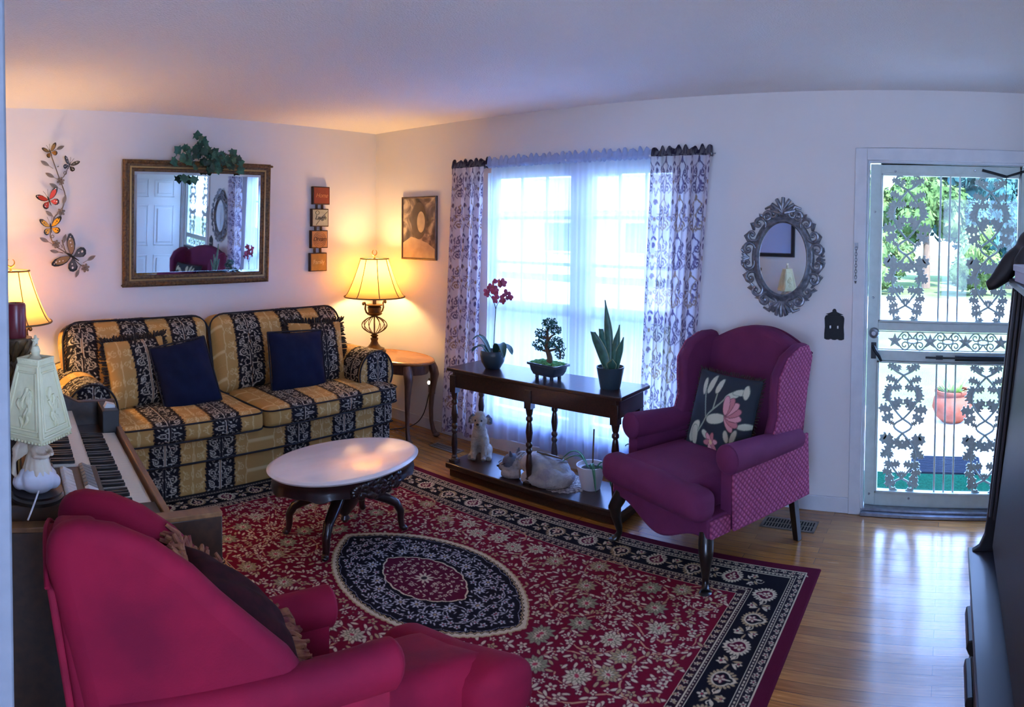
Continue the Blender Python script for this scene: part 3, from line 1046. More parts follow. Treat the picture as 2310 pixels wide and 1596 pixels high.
# ================================================================ persian rug (pattern drawn for one quarter, mirrored both ways)
RX, RY, RW, RH = -1.66, -2.29, 1.96, 3.12
def paint_rug():
    res = .0028
    hw, hh = RW / 2, RH / 2
    red, dred, blk, crm, tan, olv, ros = '#720b25', '#560d28', '#15121a', '#c9b797', '#a98f68', '#8d8a6c', '#a83a4c'
    c = Canvas(hw, hh, res, red)
    X, Y = np.meshgrid(np.arange(c.nx) * res, np.arange(c.ny) * res, indexing='ij')
    d = np.minimum(hw - X, hh - Y)
    def band(a, b, col):
        c.a[(d >= a) & (d < b)] = Canvas.c(col)
    band(-1, .058, dred)
    band(.058, .120, '#231a22')
    band(.120, .265, blk)
    band(.265, .322, '#2a141f')
    for e in (.058, .098, .121, .264, .285, .322):
        band(e - .0022, e + .0022, crm)
    # border motifs follow each edge up to the mitre
    def along(fn, step, dd):
        n = int((hh - dd) / step) + 1
        for k in range(n):
            s = step * (k + .0)
            if s < hh - dd:
                fn(hw - dd, s, k, PI / 2)
        for k in range(int((hw - dd) / step) + 1):
            s = step * k
            if s < hw - dd - .4 * step:
                fn(s, hh - dd, k + 1, 0)
    # guard vines
    def small(x, y, k, a):
        c.flower(x, y, .013, 5, crm, '#231a22', ros, k)
        c.leaf(x + .018 * math.cos(a), y + .018 * math.sin(a), .022, .009, a + (.7 if k % 2 else -.7), crm)
    along(small, .040, .078)
    along(lambda x, y, k, a: c.ell(x, y, .0075, .005, a, crm), .0185, .109)
    def small2(x, y, k, a):
        c.flower(x, y, .012, 5, crm, '#2a141f', ros, k)
        c.leaf(x - .004, y - .004, .022, .008, a + (.8 if k % 2 else -.8), tan)
    along(small2, .036, .304)
    along(lambda x, y, k, a: c.ell(x, y, .006, .004, a, crm), .0165, .275)
    # main border: big toothed rosettes with smaller flowers between
    def big(x, y, k, a):
        if k % 2 == 0:
            for q in range(20):
                t = 2 * PI * q / 20
                p_ = 1 + .30 * max(0, math.cos(t - a - PI / 2 * (k % 4 - 1))) ** 3
                c.ell(x + .045 * p_ * math.cos(t), y + .041 * p_ * math.sin(t), .0105, .006, t, crm if k % 4 == 0 else tan)
            ca, sa = math.cos(a + PI / 2 * (k % 4 - 1)), math.sin(a + PI / 2 * (k % 4 - 1))
            c.ell(x, y, .041, .036, a, crm)
            c.leaf(x, y, .058, .040, math.atan2(sa, ca), crm)
            c.ell(x, y, .034, .029, a, dred if k % 4 == 0 else blk)
            c.leaf(x, y, .046, .028, math.atan2(sa, ca), dred if k % 4 == 0 else blk)
            c.flower(x - .004 * ca, y - .004 * sa, .023, 5, crm, dred, tan, a + .3)
            c.leaf(x + .012 * ca, y + .012 * sa, .024, .011, math.atan2(sa, ca), crm)
        else:
            ca, sa = math.cos(a), math.sin(a)
            for o_, r_ in ((-.035, .021), (.033, .018)):
                c.flower(x - sa * o_, y + ca * o_, r_, 5, crm, blk, ros, k + o_)
            for q in range(6):
                an = a + q * 1.05 + k
                c.leaf(x + .012 * math.cos(an), y + .012 * math.sin(an), .036, .011, an + .5, crm if q % 2 else tan)
            c.spiral(x + ca * .035, y + sa * .035, .022, 1.0, a, .004, crm)
    along(big, .098, .192)
    # field: spiral vines, palmettes, small flowers and leaves placed without overlap
    rr = random.Random(11)
    fx, fy = hw - .332, hh - .332
    L, W = .575, .365
    Rr = (L * L + W * W) / (2 * W)
    cc = Rr - W
    med = lambda x, y: math.hypot(abs(x) + cc, y) - Rr
    vine = '#bb8d6a'
    for (x, y, r, t, a, h) in ((.30, .62, .17, 1.3, 0, 1), (.50, .28, .13, 1.2, 2, -1), (.12, .86, .17, 1.3, 1, -1), (.47, .88, .16, 1.4, 3, 1),
                              (.26, 1.1, .13, 1.2, 4, -1), (.56, .62, .12, 1.1, 1, -1), (.06, 1.14, .12, 1.1, 2, 1), (.55, 1.12, .12, 1.1, 5, 1), (.60, .06, .10, 1.1, 2, 1)):
        pts = c.spiral(x, y, r, t, a, .0075, vine, h, r1=.05)
        for k in range(2, len(pts) - 1, 2):
            px, py = pts[k]
            if px < fx - .015 and py < fy - .015:
                an = math.atan2(pts[k + 1][1] - py, pts[k + 1][0] - px) + (.9 if k % 4 else -.9)
                c.leaf(px, py, .040, .015, an, crm, dred)
    placed = []
    def ok(x, y, r):
        return (0 <= x < fx - r and 0 <= y < fy - r and med(x, y) > r + .012 and all(math.hypot(x - a, y - b) > r + q for a, b, q in placed))
    def scatter(n, r, fn, tries=4000):
        k = 0
        for _ in range(tries):
            x, y = rr.uniform(0, fx), rr.uniform(0, fy)
            if ok(x, y, r):
                placed.append((x, y, r))
                fn(x, y, r, k)
                k += 1
                if k >= n:
                    break
    def palm(x, y, r, k):
        a = rr.uniform(0, 6.28)
        for s_ in (1.0, .74, .48):
            c.flower(x + .006 * s_ * math.cos(a), y + .006 * s_ * math.sin(a), r * s_, 9, [olv, crm, tan][k % 3] if s_ > .6 else crm, dred if s_ > .9 else '#6b6450', tan, a + s_)
        c.ell(x, y, r * .2, r * .13, a, ros)
    scatter(15, .054, palm)
    scatter(44, .022, lambda x, y, r, k: c.flower(x, y, r, 5, crm if k % 3 else tan, dred, ros if k % 2 else olv, k))
    scatter(70, .014, lambda x, y, r, k: c.flower(x, y, r, 4 + k % 2, crm, dred, ros, k))
    scatter(330, .0125, lambda x, y, r, k: c.leaf(x, y, .032, .0125, rr.uniform(0, 6.28), crm if k % 3 else tan, dred), 14000)
    # medallion
    S = np.hypot(np.abs(X) + cc, Y) - Rr
    th = np.arctan2(Y, np.abs(X) + cc)
    teeth = .010 * np.abs(np.mod(th * Rr / .030, 1) * 2 - 1)
    scal = .011 * np.abs(np.sin(th * Rr / .062 * PI / 2))
    c.a[S < .004 + teeth * .6] = Canvas.c(tan)
    c.a[S < -.002 + .4 * teeth] = Canvas.c(crm)
    c.a[S < -.022 + teeth] = Canvas.c(blk)
    c.a[(S < -.026 + teeth) & (S > -.031 + teeth)] = Canvas.c(tan)
    c.a[(S < -.040 + scal) & (S > -.043 + scal)] = Canvas.c('#7d7a86')
    placed.clear()
    L2, W2 = .245, .155
    R2 = (L2 * L2 + W2 * W2) / (2 * W2)
    c2 = R2 - W2
    inner = lambda x, y: math.hypot(abs(x) + c2, y) - R2
    def ok(x, y, r):
        return x >= 0 and y >= 0 and med(x, y) < -(r + .045) and inner(x, y) > r + .012 and all(math.hypot(x - a, y - b) > r + q for a, b, q in placed)
    slate = '#b9b3b2'
    for (x, y, r, t, a, h) in ((.20, .12, .08, 1.1, 0, 1), (.10, .30, .08, 1.2, 2, -1), (.24, .02, .06, 1, 3, 1), (.03, .40, .05, 1, 1, 1), (.16, .24, .07, 1.1, 4, 1)):
        c.spiral(x, y, r, t, a, .0045, slate, h, r1=.03)
    scatter(5, .030, lambda x, y, r, k: c.flower(x, y, r, 8, slate, blk, tan, k))
    scatter(20, .016, lambda x, y, r, k: c.flower(x, y, r, 5, slate, blk, ros, k))
    scatter(110, .0095, lambda x, y, r, k: c.leaf(x, y, .022, .008, rr.uniform(0, 6.28), slate, blk), 9000)
    S2 = np.hypot(np.abs(X) + c2, Y) - R2
    wav = .006 * np.abs(np.sin(np.arctan2(Y, np.abs(X) + c2) * R2 / .07 * PI))
    c.a[S2 < .004 + wav] = Canvas.c(crm)
    c.a[S2 < -.003 + wav] = Canvas.c(dred)
    placed.clear()
    def ok(x, y, r):
        return x >= 0 and y >= 0 and inner(x, y) < -(r + .008) and math.hypot(x, y) > r + .05 and all(math.hypot(x - a, y - b) > r + q for a, b, q in placed)
    scatter(9, .012, lambda x, y, r, k: c.flower(x, y, r, 5, crm, dred, olv, k))
    scatter(30, .0085, lambda x, y, r, k: c.leaf(x, y, .02, .008, rr.uniform(0, 6.28), crm, dred), 5000)
    c.flower(0, 0, .048, 10, crm, dred, tan)
    c.ell(0, 0, .022, .022, 0, crm)
    c.ell(0, 0, .014, .014, 0, '#3a2a30')
    return c
RUG = paint_rug()
m_rug = material('wool_rug', '#8c1530', .95, attr='Col', spec=.1, bump=(420, .5, .004))
nx, ny = int(RW / .0030), int(RH / .0030)
gx, gy = np.linspace(-RW / 2, RW / 2, nx), np.linspace(-RH / 2, RH / 2, ny)
GX, GY = np.meshgrid(gx, gy, indexing='ij')
edge = np.minimum(RW / 2 - np.abs(GX), RH / 2 - np.abs(GY))
GZ = .009 * np.clip(edge / .006, 0, 1) ** .5 + .0005 * np.sin(GX * 700) * np.sin(GY * 700)
rug_col = RUG.sample(np.abs(GX), np.abs(GY))
rug = thing('area_rug', 'red and black persian style floral rug with a dark eye shaped medallion', 'rug', (RX, RY, 0))
grid_object('pile', np.stack([GX, GY, GZ], -1), m_rug, rug, rug_col)
MB().box((-RW / 2 + .002, -RH / 2 + .002, .0005), (RW / 2 - .002, RH / 2 - .002, .003)).build('backing', m_fringe, rug)
# ================================================================ tables
def wood_material(name, c1, c2, rough=.35, scale=(2, 30, 30), coat=.3):
    m = material(name, c1, rough, noise=(3.5, .9, c2), bump=(6, .06, .002), coat=coat, stretch=scale)
    return m
m_dark = wood_material('dark_walnut', '#3b2119', '#24130f', .30, (3, 28, 28), .4)
m_mahog = wood_material('dark_mahogany', '#2c1213', '#1a0a0c', .28, (14, 14, 3), .4)
m_honey = wood_material('honey_oak', '#b4783c', '#8d5527', .32, (24, 3, 24), .4)
m_honeyd = wood_material('carved_oak', '#6e4a36', '#4a2f24', .4, (14, 14, 3), .2)

# ---- console table with turned legs
con = thing('console_table', 'long dark wood console table with turned legs in front of the window', 'table', (-.465, -2.105, 0))
MB().box((-.178, -.643, .690), (.178, .643, .712)).build('tabletop', m_dark, con, bevel=.006, seg=3)
ap = MB()
ap.box((-.150, -.612, .585), (-.128, .612, .690)).box((.128, -.612, .585), (.150, .612, .690)).box((-.150, -.612, .585), (.150, -.590, .690)).box((-.150, .590, .585), (.150, .612, .690))
ap.build('apron', m_dark, con, bevel=.003)
MB().box((-.180, -.648, .050), (.180, .648, .086)).build('lower_shelf', m_dark, con, bevel=.008, seg=3)
ft = MB().box((-.160, -.625, 0), (.160, .625, .050))
ft.build('base_plinth', m_dark, con, bevel=.004)
TURN = [(.024, .086), (.024, .112), (.016, .118), (.021, .126), (.014, .138), (.017, .160), (.021, .205), (.016, .262), (.013, .276), (.019, .286), (.019, .300), (.013, .310),
        (.020, .322), (.020, .336), (.013, .346), (.016, .360), (.022, .405), (.017, .452), (.013, .468), (.021, .478), (.021, .492), (.014, .502), (.019, .514), (.024, .545), (.024, .600)]
def turned_leg(x, y, sq=True):
    mb = MB().lathe(TURN, n=20)
    mb.box((-.026, -.026, .086), (.026, .026, .106)).box((-.024, -.024, .548), (.024, .024, .660))
    return mb
leg_proto = turned_leg(0, 0).build('leg', m_dark, con, loc=(-.135, .605, 0), bevel=.0015, smooth=40)
for x, y in ((-.135, 0), (-.135, -.585), (.135, .605), (.135, 0), (.135, -.585)):
    o = leg_proto.copy()
    COL.objects.link(o)
    o.parent = con
    o.location = (x, y, 0)

# ---- oval marble coffee table
m_marble = material('white_marble', '#e9e4e0', .16, noise=(2.2, .35, '#b9b0ae'), coat=.3, stretch=(1, 3.2, 1))
ct = thing('coffee_table', 'oval white marble topped coffee table with carved dark wood base on the rug', 'table', (-1.654, -1.694, .009))
def oval(a, b, n=96):
    return [(a * math.cos(2 * PI * k / n), b * math.sin(2 * PI * k / n)) for k in range(n)]
top = MB()
prof = [(0, .385), (-.03, .375), (-.012, .377), (-.001, .386), (0, .391), (-.010, .396), (-.014, .399), (-.028, .401), (-.24, .401)]
P = []
for k in range(96):
    a = 2 * PI * k / 96
    P.append([((.452 + o) * math.cos(a), (.292 + o * .95) * math.sin(a), z) for o, z in prof[1:-1]])
top.grid(P, cu=True)
top.add([P[k][-1] for k in range(96)], [tuple(range(96))])
top.add([P[k][0] for k in range(96)], [tuple(range(96))[::-1]])
top.build('marble_top', m_marble, ct, smooth=50)
ap = MB()
P = []
for k in range(96):
    a = 2 * PI * k / 96
    drop = .018 * (math.cos(4 * a) ** 8) + .02 * (abs(math.sin(a)) ** 14)
    P.append([((.425 + o) * math.cos(a), (.268 + o) * math.sin(a), z - (drop if z < .33 else 0)) for o, z in ((-.02, .376), (.004, .374), (.0, .362), (-.006, .350), (.0, .330), (.004, .312), (-.004, .306), (-.024, .306), (-.024, .376))])
ap.grid(P, cu=True, cv=True)
ap.build('apron', m_mahog, ct, smooth=50)
rr = random.Random(2)
for sy in (-1, 1):
    cv = MB()
    for k in range(60):
        a = sy * PI / 2 + rr.uniform(-.36, .36)
        z = .335 + rr.uniform(-.035, .022) * (1.3 - abs(a - sy * PI / 2))
        cv.ell(((.427) * math.cos(a), .271 * math.sin(a), z), (.024, .011, .016), 8, 6, Euler((0, rr.uniform(-.8, .8), a - PI / 2)).to_matrix())
    cv.build('carved_ornament', m_mahog, ct)
ped = MB().lathe([(.0, .02 + .035), (.012, .06), (.022, .078), (.014, .096), (.030, .115), (.055, .15), (.085, .20), (.11, .25), (.14, .29), (.15, .31), (0, .31)], n=32, sx=1.25, sy=.9)
ped.build('pedestal', m_mahog, ct)
for sx, sy in ((-1, 1), (-1, -1), (1, -1), (1, 1)):
    pts, rad = [], []
    for k in range(25):
        t = k / 24
        rr_ = .05 + .285 * t
        z = .26 - .04 * t - .02 * math.sin(PI * t) if t < .3 else None
        s = t
        # S curve: out along the top, then down to a scrolled foot
        u = [(0, .245), (.10, .235), (.17, .200), (.235, .175), (.285, .150), (.312, .105), (.312, .060), (.318, .022), (.335, .012)]
        uu = np.linspace(0, 1, len(u))
        rr_ = float(np.interp(t, uu, [p[0] for p in u]))
        z = float(np.interp(t, uu, [p[1] for p in u]))
        dx, dy = .258 / .335, .176 / .335
        pts.append((sx * rr_ * dx * 1.02, sy * rr_ * dy * 1.0, z))
        rad.append(.036 - .022 * t + .006 * math.exp(-((t - .97) / .05) ** 2))
    mb = MB().tube(pts, rad, 12, flat=.9)
    mb.ell((pts[-1][0], pts[-1][1], .012), (.018, .018, .012), 10, 6)
    mb.build('leg', m_mahog, ct, smooth=60)

# ---- round end tables with cabriole legs (the left one is almost hidden)
def end_table(label, loc):
    t = thing('end_table', label, 'table', loc, 0, 'round end tables at the ends of the sofa')
    P = MB().lathe([(0, .580), (.345, .580), (.362, .586), (.372, .596), (.366, .606), (.352, .610), (.345, .606), (0, .606)], n=64, sx=.6)
    P.build('tabletop', m_honey, t, smooth=40)
    MB().lathe([(.315, .580), (.320, .52), (.312, .505), (.296, .505), (.296, .58)], n=64, sx=.58, cap=False).build('apron', m_honeyd, t)
    for k in range(4):
        a = R([-62, 62, 118, 242][k])
        pts = [(.30, .575), (.318, .53), (.330, .49), (.322, .43), (.306, .33), (.300, .22), (.304, .12), (.320, .05), (.338, .018)]
        rad = [.032, .038, .036, .028, .022, .018, .016, .018, .022]
        mb = MB().tube([(.9 * r * math.cos(a), r * math.sin(a), z) for r, z in pts], rad, 12)
        mb.ell((.31 * math.cos(a), .345 * math.sin(a), .016), (.030, .030, .016), 12, 8)
        mb.build('leg', m_honeyd, t, smooth=60)
    return t
end_table('round oak end table beside the right arm of the sofa, in the corner', (-.245, -.54, 0))
end_table('round oak end table under the left lamp, behind the organ', (-3.14, -.44, 0))

# ---- table lamps (lit)
def shade_material():
    m = bpy.data.materials.new('lamp_shade_silk')
    m.use_nodes = True
    n, l = m.node_tree.nodes, m.node_tree.links
    n.remove(n['Principled BSDF'])
    d = n.new('ShaderNodeBsdfDiffuse')
    d.inputs[0].default_value = lin('#cdb486')
    t = n.new('ShaderNodeBsdfTranslucent')
    t.inputs[0].default_value = lin('#dcae66')
    nz = n.new('ShaderNodeTexNoise')
    nz.inputs['Scale'].default_value = 40
    tc = n.new('ShaderNodeTexCoord')
    mp = n.new('ShaderNodeMapping')
    mp.inputs['Scale'].default_value = (1, 1, .15)
    l.new(tc.outputs['Object'], mp.inputs[0])
    l.new(mp.outputs[0], nz.inputs['Vector'])
    mr = n.new('ShaderNodeMapRange')
    mr.inputs['To Min'].default_value = .42
    mr.inputs['To Max'].default_value = .58
    l.new(nz.outputs['Fac'], mr.inputs['Value'])
    mx = n.new('ShaderNodeMixShader')
    l.new(mr.outputs[0], mx.inputs[0])
    l.new(d.outputs[0], mx.inputs[1])
    l.new(t.outputs[0], mx.inputs[2])
    l.new(mx.outputs[0], n['Material Output'].inputs[0])
    return m
m_shade = shade_material()
m_bronze = material('aged_bronze', '#5d4630', .42, .65, noise=(24, .6, '#3a2a1d'))
m_gilt = material('gilt', '#b08a4a', .35, .8)
m_trimtape = material('shade_trim', '#7d6642', .7)
m_bulb = material('lit_bulb', '#fff2d8', .3, emit=('#ffd9a0', 12))
def table_lamp(label, loc, power, ks=1.0):
    t = thing('table_lamp', label, 'lamp', loc, 0, 'lit table lamps at the ends of the sofa')
    ch = MB().lathe([(0, 0), (.095, 0), (.098, .012), (.080, .022), (.085, .030), (.055, .042), (.036, .065), (.026, .090), (.034, .112), (.020, .122), (.034, .136), (.018, .146)], n=32)
    ch.build('base', m_bronze, t, smooth=50)
    cage = MB()
    for k in range(14):
        a = 2 * PI * k / 14
        cage.tube([((.008 + .098 * math.sin(PI * s / 12) ** .8) * math.cos(a), (.008 + .098 * math.sin(PI * s / 12) ** .8) * math.sin(a), .146 + .150 * s / 12) for s in range(13)], .0032, 6)
    cage.build('wire_cage', m_bronze, t)
    st = MB().cyl((0, 0, .14), (0, 0, .50), .006).lathe([(0, .296), (.030, .296), (.058, .306), (.066, .318), (.052, .326), (.058, .368), (.050, .374), (.070, .384), (.072, .390), (0, .392)], n=32)
    st.cyl((0, 0, .39), (0, 0, .46), .016)
    st.build('stem', m_bronze, t, smooth=45)
    for sg in (-1, 1):
        hp = [(sg * .060, 0, .318), (sg * .085, 0, .330), (sg * .098, 0, .36), (sg * .094, 0, .395), (sg * .104, 0, .414), (sg * .120, 0, .412), (sg * .122, 0, .398)]
        h = MB().tube(hp, .0075, 8)
        h.ell((sg * .118, 0, .402), (.012, .010, .012), 10, 8)
        h.build('handle', m_bronze, t)
    MB().ell((0, 0, .59), (.028, .028, .038), 16, 12).build('bulb', m_bulb, t)
    # bell shade, panelled
    zb, zt = .455, .765
    prof = []
    for s in range(15):
        u = s / 14
        r = .245 + (.112 - .245) * u ** .72
        prof.append((r, zb + (zt - zb) * u))
    outer = prof
    sh = MB()
    n = 64
    sh.grid([[(r * math.cos(2 * PI * k / n), r * math.sin(2 * PI * k / n), z) for r, z in outer] for k in range(n)], cu=True)
    so = sh.build('lamp_shade', m_shade, t, smooth=180)
    rb = MB()
    for k in range(8):
        a = 2 * PI * k / 8 + .25
        rb.tube([((r + .002) * math.cos(a), (r + .002) * math.sin(a), z) for r, z in outer], .0036, 6)
    for r, z in (outer[0], outer[-1]):
        rb.tube([((r + .002) * math.cos(2 * PI * k / 48), (r + .002) * math.sin(2 * PI * k / 48), z) for k in range(48)], .006, 6, closed=True)
    rb.build('shade_trim', m_trimtape, so)
    hp = MB()
    for a in (0, PI):
        hp.tube([(.02 * math.cos(a), 0, .47), (.06 * math.cos(a), 0, .56), (.06 * math.cos(a), 0, .68), (.0, 0, .765)], .0025, 6)
    for k in range(3):
        a = 2 * PI * k / 3
        hp.cyl((0, 0, .763), (.112 * math.cos(a), .112 * math.sin(a), .763), .0022, n=6)
    hp.build('harp', m_gilt, t)
    fi = MB().lathe([(0, .76), (.009, .765), (.005, .78), (.008, .788), (0, .792)], n=16)
    cr = [(.024 * math.cos(a), 0, .815 + .024 * math.sin(a)) for a in np.linspace(R(-240), R(60), 16)]
    fi.tube(cr, [.002 + .0035 * math.sin(PI * i / 15) for i in range(16)], 8)
    fi.build('finial', m_gilt, t)
    ld = bpy.data.lights.new('bulb_light', 'POINT')
    ld.energy = power
    ld.color = (1.0, .62, .24)
    ld.shadow_soft_size = .07
    lo = bpy.data.objects.new('bulb_light', ld)
    COL.objects.link(lo)
    lo.parent = t
    lo.location = (0, 0, .645)
    return t
table_lamp('lit bronze table lamp with cream bell shade in the corner by the portrait', (-.262, -.292, .6065), 8.5)
table_lamp('lit table lamp with cream bell shade behind the red candle', (-3.145, -.42, .6065), 8.5)
# ================================================================ wing chairs
def quilt_material(name, col, col2, scale, rough=.8, strength=.7, rot=45):
    """velvet with a woven lattice on it"""
    m = material(name, col, rough, sheen=.2, spec=.2)
    n, l = m.node_tree.nodes, m.node_tree.links
    b = n['Principled BSDF']
    tc = n.new('ShaderNodeTexCoord')
    mp = n.new('ShaderNodeMapping')
    mp.inputs['Rotation'].default_value = (0, R(rot), 0)
    l.new(tc.outputs['Object'], mp.inputs[0])
    ws = []
    for d in ('X', 'Z'):
        w_ = n.new('ShaderNodeTexWave')
        w_.wave_type = 'BANDS'
        w_.bands_direction = d
        w_.inputs['Scale'].default_value = scale
        w_.inputs['Distortion'].default_value = .6
        l.new(mp.outputs[0], w_.inputs['Vector'])
        ws.append(w_)
    mx = n.new('ShaderNodeMath')
    mx.operation = 'MULTIPLY'
    l.new(ws[0].outputs['Fac'], mx.inputs[0])
    l.new(ws[1].outputs['Fac'], mx.inputs[1])
    pw = n.new('ShaderNodeMath')
    pw.operation = 'POWER'
    pw.inputs[1].default_value = .5
    l.new(mx.outputs[0], pw.inputs[0])
    nz = n.new('ShaderNodeTexNoise')
    nz.inputs['Scale'].default_value = 7
    l.new(tc.outputs['Object'], nz.inputs['Vector'])
    mul = n.new('ShaderNodeMath')
    mul.operation = 'MULTIPLY'
    mr = n.new('ShaderNodeMapRange')
    mr.inputs['From Min'].default_value = .3
    mr.inputs['From Max'].default_value = .7
    mr.inputs['To Min'].default_value = .7
    l.new(nz.outputs['Fac'], mr.inputs['Value'])
    l.new(pw.outputs[0], mul.inputs[0])
    l.new(mr.outputs[0], mul.inputs[1])
    mc = n.new('ShaderNodeMix')
    mc.data_type = 'RGBA'
    l.new(mul.outputs[0], mc.inputs['Factor'])
    mc.inputs['A'].default_value = lin(col2)
    mc.inputs['B'].default_value = lin(col)
    l.new(mc.outputs['Result'], b.inputs['Base Color'])
    bn = n.new('ShaderNodeBump')
    bn.inputs['Strength'].default_value = strength
    bn.inputs['Distance'].default_value = .006
    l.new(pw.outputs[0], bn.inputs['Height'])
    l.new(bn.outputs[0], b.inputs['Normal'])
    return m
m_plum = material('plum_velvet', '#692b50', .8, sheen=.3, spec=.2, noise=(9, .5, '#582247'), bump=(190, .3, .002))
m_plumq = quilt_material('plum_lattice_weave_lit', '#b45c80', '#80325a', 15)  # paler than the velvet: daylight on the outer panels is put into the colour
m_red = material('crimson_velvet', '#82112e', .8, sheen=.12, spec=.15, noise=(5, .8, '#5f0c27'), bump=(190, .3, .002))
m_redq = quilt_material('crimson_lattice_weave', '#8a1330', '#741029', 4, strength=.2)
m_ebony = material('ebonised_wood', '#17110f', .3, coat=.4)

def cabriole(x, y, sx, sy, top=.27):
    pts = [(0, 0, top + .02), (.012 * sx, .012 * sy, top - .02), (.026 * sx, .026 * sy, top - .06), (.022 * sx, .022 * sy, top - .11), (.010 * sx, .010 * sy, top - .17), (.008 * sx, .008 * sy, .05), (.018 * sx, .018 * sy, .022), (.026 * sx, .026 * sy, .012)]
    rad = [.034, .036, .034, .026, .019, .015, .018, .024]
    mb = MB().tube([(x + a, y + b, c) for a, b, c in pts], rad, 12)
    mb.ell((x + .030 * sx, y + .030 * sy, .010), (.032, .028, .010), 12, 6)
    return mb

def wing_chair(root, P, velvet, quilt):
    """forward +X, left +Y; P: half width, seat/arm/back heights, wing outline"""
    hw, xb, xf = P['hw'], P['xb'], P['xf']
    sz, az, bz = P['seat'], P['arm'], P['back']
    rail = P['rail']
    # seat rail with a shaped front apron
    n = 28
    fb = MB()
    fr = []
    for i in range(n + 1):
        y = -hw + .02 + (2 * hw - .04) * i / n
        t = abs(y) / (hw - .02)
        zlo = rail - P['drop'] * (.5 + .5 * math.cos(PI * min(1, t / .82))) + .0
        fr.append((y, zlo))
    poly = fr + [(hw - .02, sz - .13), (-hw + .02, sz - .13)]
    fb.prism(poly, xf - .06, xf - .02, lambda u, v, t: (t, u, v))
    fb.box((xb + .04, -hw + .02, rail), (xf - .05, hw - .02, sz - .13))
    fb.build('seat_frame', velvet, root, bevel=.012, seg=3)
    # T cushion
    V, Q = round_box(((xf + .02 - (xb + .13)) / 2, hw - .085, .075), .05, .02, (0, 0, .028))
    V1 = V + np.array([(xf + .02 + xb + .13) / 2, 0, sz - .065])
    V2, Q2 = round_box((.065, hw - .005, .068), .045, .02, (.012, 0, .014))
    V2 = V2 + np.array([xf - .005, 0, sz - .068])
    raw_mesh('seat_cushion', np.concatenate([V1, V2]), np.concatenate([Q, Q2 + len(V1)]), velvet, root)
    # back: camel top, leaning
    lean = P['lean']
    top = []
    m = 24
    wt = P['backw']
    for i in range(m + 1):
        y = -wt + 2 * wt * i / m
        t = y / wt
        top.append((y, bz - .085 * abs(t) ** 2.2 + .012 * math.cos(PI * t)))
    outline = [(-wt, sz - .1)] + top + [(wt, sz - .1)]
    bk = MB()
    bk.prism(outline, 0, .105, lambda u, v, t: (xb + t - (v - sz) * lean, u, v))
    bk.build('backrest', velvet, root, bevel=.038, seg=4)
    # outside back panel
    ob = MB()
    ob.prism([(-wt + .012, rail)] + [(u * .97, v - .02) for u, v in top] + [(wt - .012, rail)], -.016, .002, lambda u, v, t: (xb + t - (v - sz) * lean, u, v))
    ob.build('outside_back', quilt, root, bevel=.006)
    # wings
    for s in (-1, 1):
        wo = P['wing']
        mb = MB()
        wy = P['wingy']
        def wf(u, v, t, s=s):
            y = wy + t + P['flare'] * max(0, (u - xb)) * max(0, (v - az)) / .4
            return (u - max(0, v - sz) * lean, s * y, v)
        mb.prism(wo, -.035 - P.get('fat', 0), .03, wf)
        w_ = mb.build('wing', velvet, root, bevel=.026 + P.get('fat', 0) * .45, seg=5)
        if P.get('fat'):
            continue
        mb = MB()
        cx = sum(p[0] for p in wo) / len(wo)
        cz = sum(p[1] for p in wo) / len(wo)
        mb.prism([(cx + (u - cx) * .93, cz + (v - cz) * .96) for u, v in wo], .026, .036, wf)
        mb.build('outside_wing', quilt, w_, bevel=.004)
    # rolled arms with lattice-woven outside panels
    for s in (-1, 1):
        r = P['roll']
        yc = hw - .03
        mb = MB()
        pts, rads = [], []
        xa0, xa1 = xb + .06, P['armx']
        for k in range(15):
            t = k / 14
            pts.append((xa0 + (xa1 - xa0) * t, s * (yc + .012 * t), az - r + P['armdip'] * (t - .75)))
            rads.append(r * (.86 + .16 * t))
        mb.tube(pts, rads, 24)
        mb.ell(pts[-1], (.022, rads[-1] * .98, rads[-1] * .98), 24, 10)
        mb.box((xa0, s * yc - .035, sz - .14), (xa1 - .012, s * yc + .03, az - r))
        a_ = mb.build('arm', velvet, root, smooth=50)
        mb = MB()
        zt = az - r * .7
        mb.prism([(xb - .01, rail + .01), (xa1 - .02, rail + .01), (xa1 - .012, sz - .02), (xa1 - .012, zt + .0), (xa0, zt - .75 * P['armdip']), (xb + .01, zt - .75 * P['armdip'])], .0, .014,
                 lambda u, v, t, s=s: (u, s * (yc + .030 + t), v))
        mb.build('outside_arm', quilt, a_, bevel=.004)
        mb = MB()
        mb.prism([(xa1 - .02, rail + .005), (xf - .03, rail + .005), (xf - .03, sz - .14), (xa1 - .02, sz - .14)], 0, .016, lambda u, v, t, s=s: (u, s * (hw - .022 + t), v))
        mb.build('side_rail', quilt, a_, bevel=.004)
    # cords on the outside edge
    pc = MB()
    pc.tube([(xb - .012 - (v - sz) * lean, u * .985, v - .012) for u, v in top], .006, 6)
    pc.build('piping', m_pipe if P.get('dark_pipe') else velvet, root)
    # legs
    for sy in (-1, 1):
        cabriole(xf - .05, sy * (hw - .06), 1, sy, rail).build('leg', m_ebony, root, smooth=60)
        mb = MB()
        x0, y0 = xb + .05, sy * (hw - .05)
        mb.add([(x0 - .02, y0 - .02, rail), (x0 + .02, y0 - .02, rail), (x0 + .02, y0 + .02, rail), (x0 - .02, y0 + .02, rail),
                (x0 - .065, y0 - .016, 0), (x0 - .03, y0 - .016, 0), (x0 - .03, y0 + .016, 0), (x0 - .065, y0 + .016, 0)],
               [(0, 1, 2, 3), (7, 6, 5, 4), (0, 4, 5, 1), (1, 5, 6, 2), (2, 6, 7, 3), (3, 7, 4, 0)])
        mb.build('leg', m_ebony, root, bevel=.003)

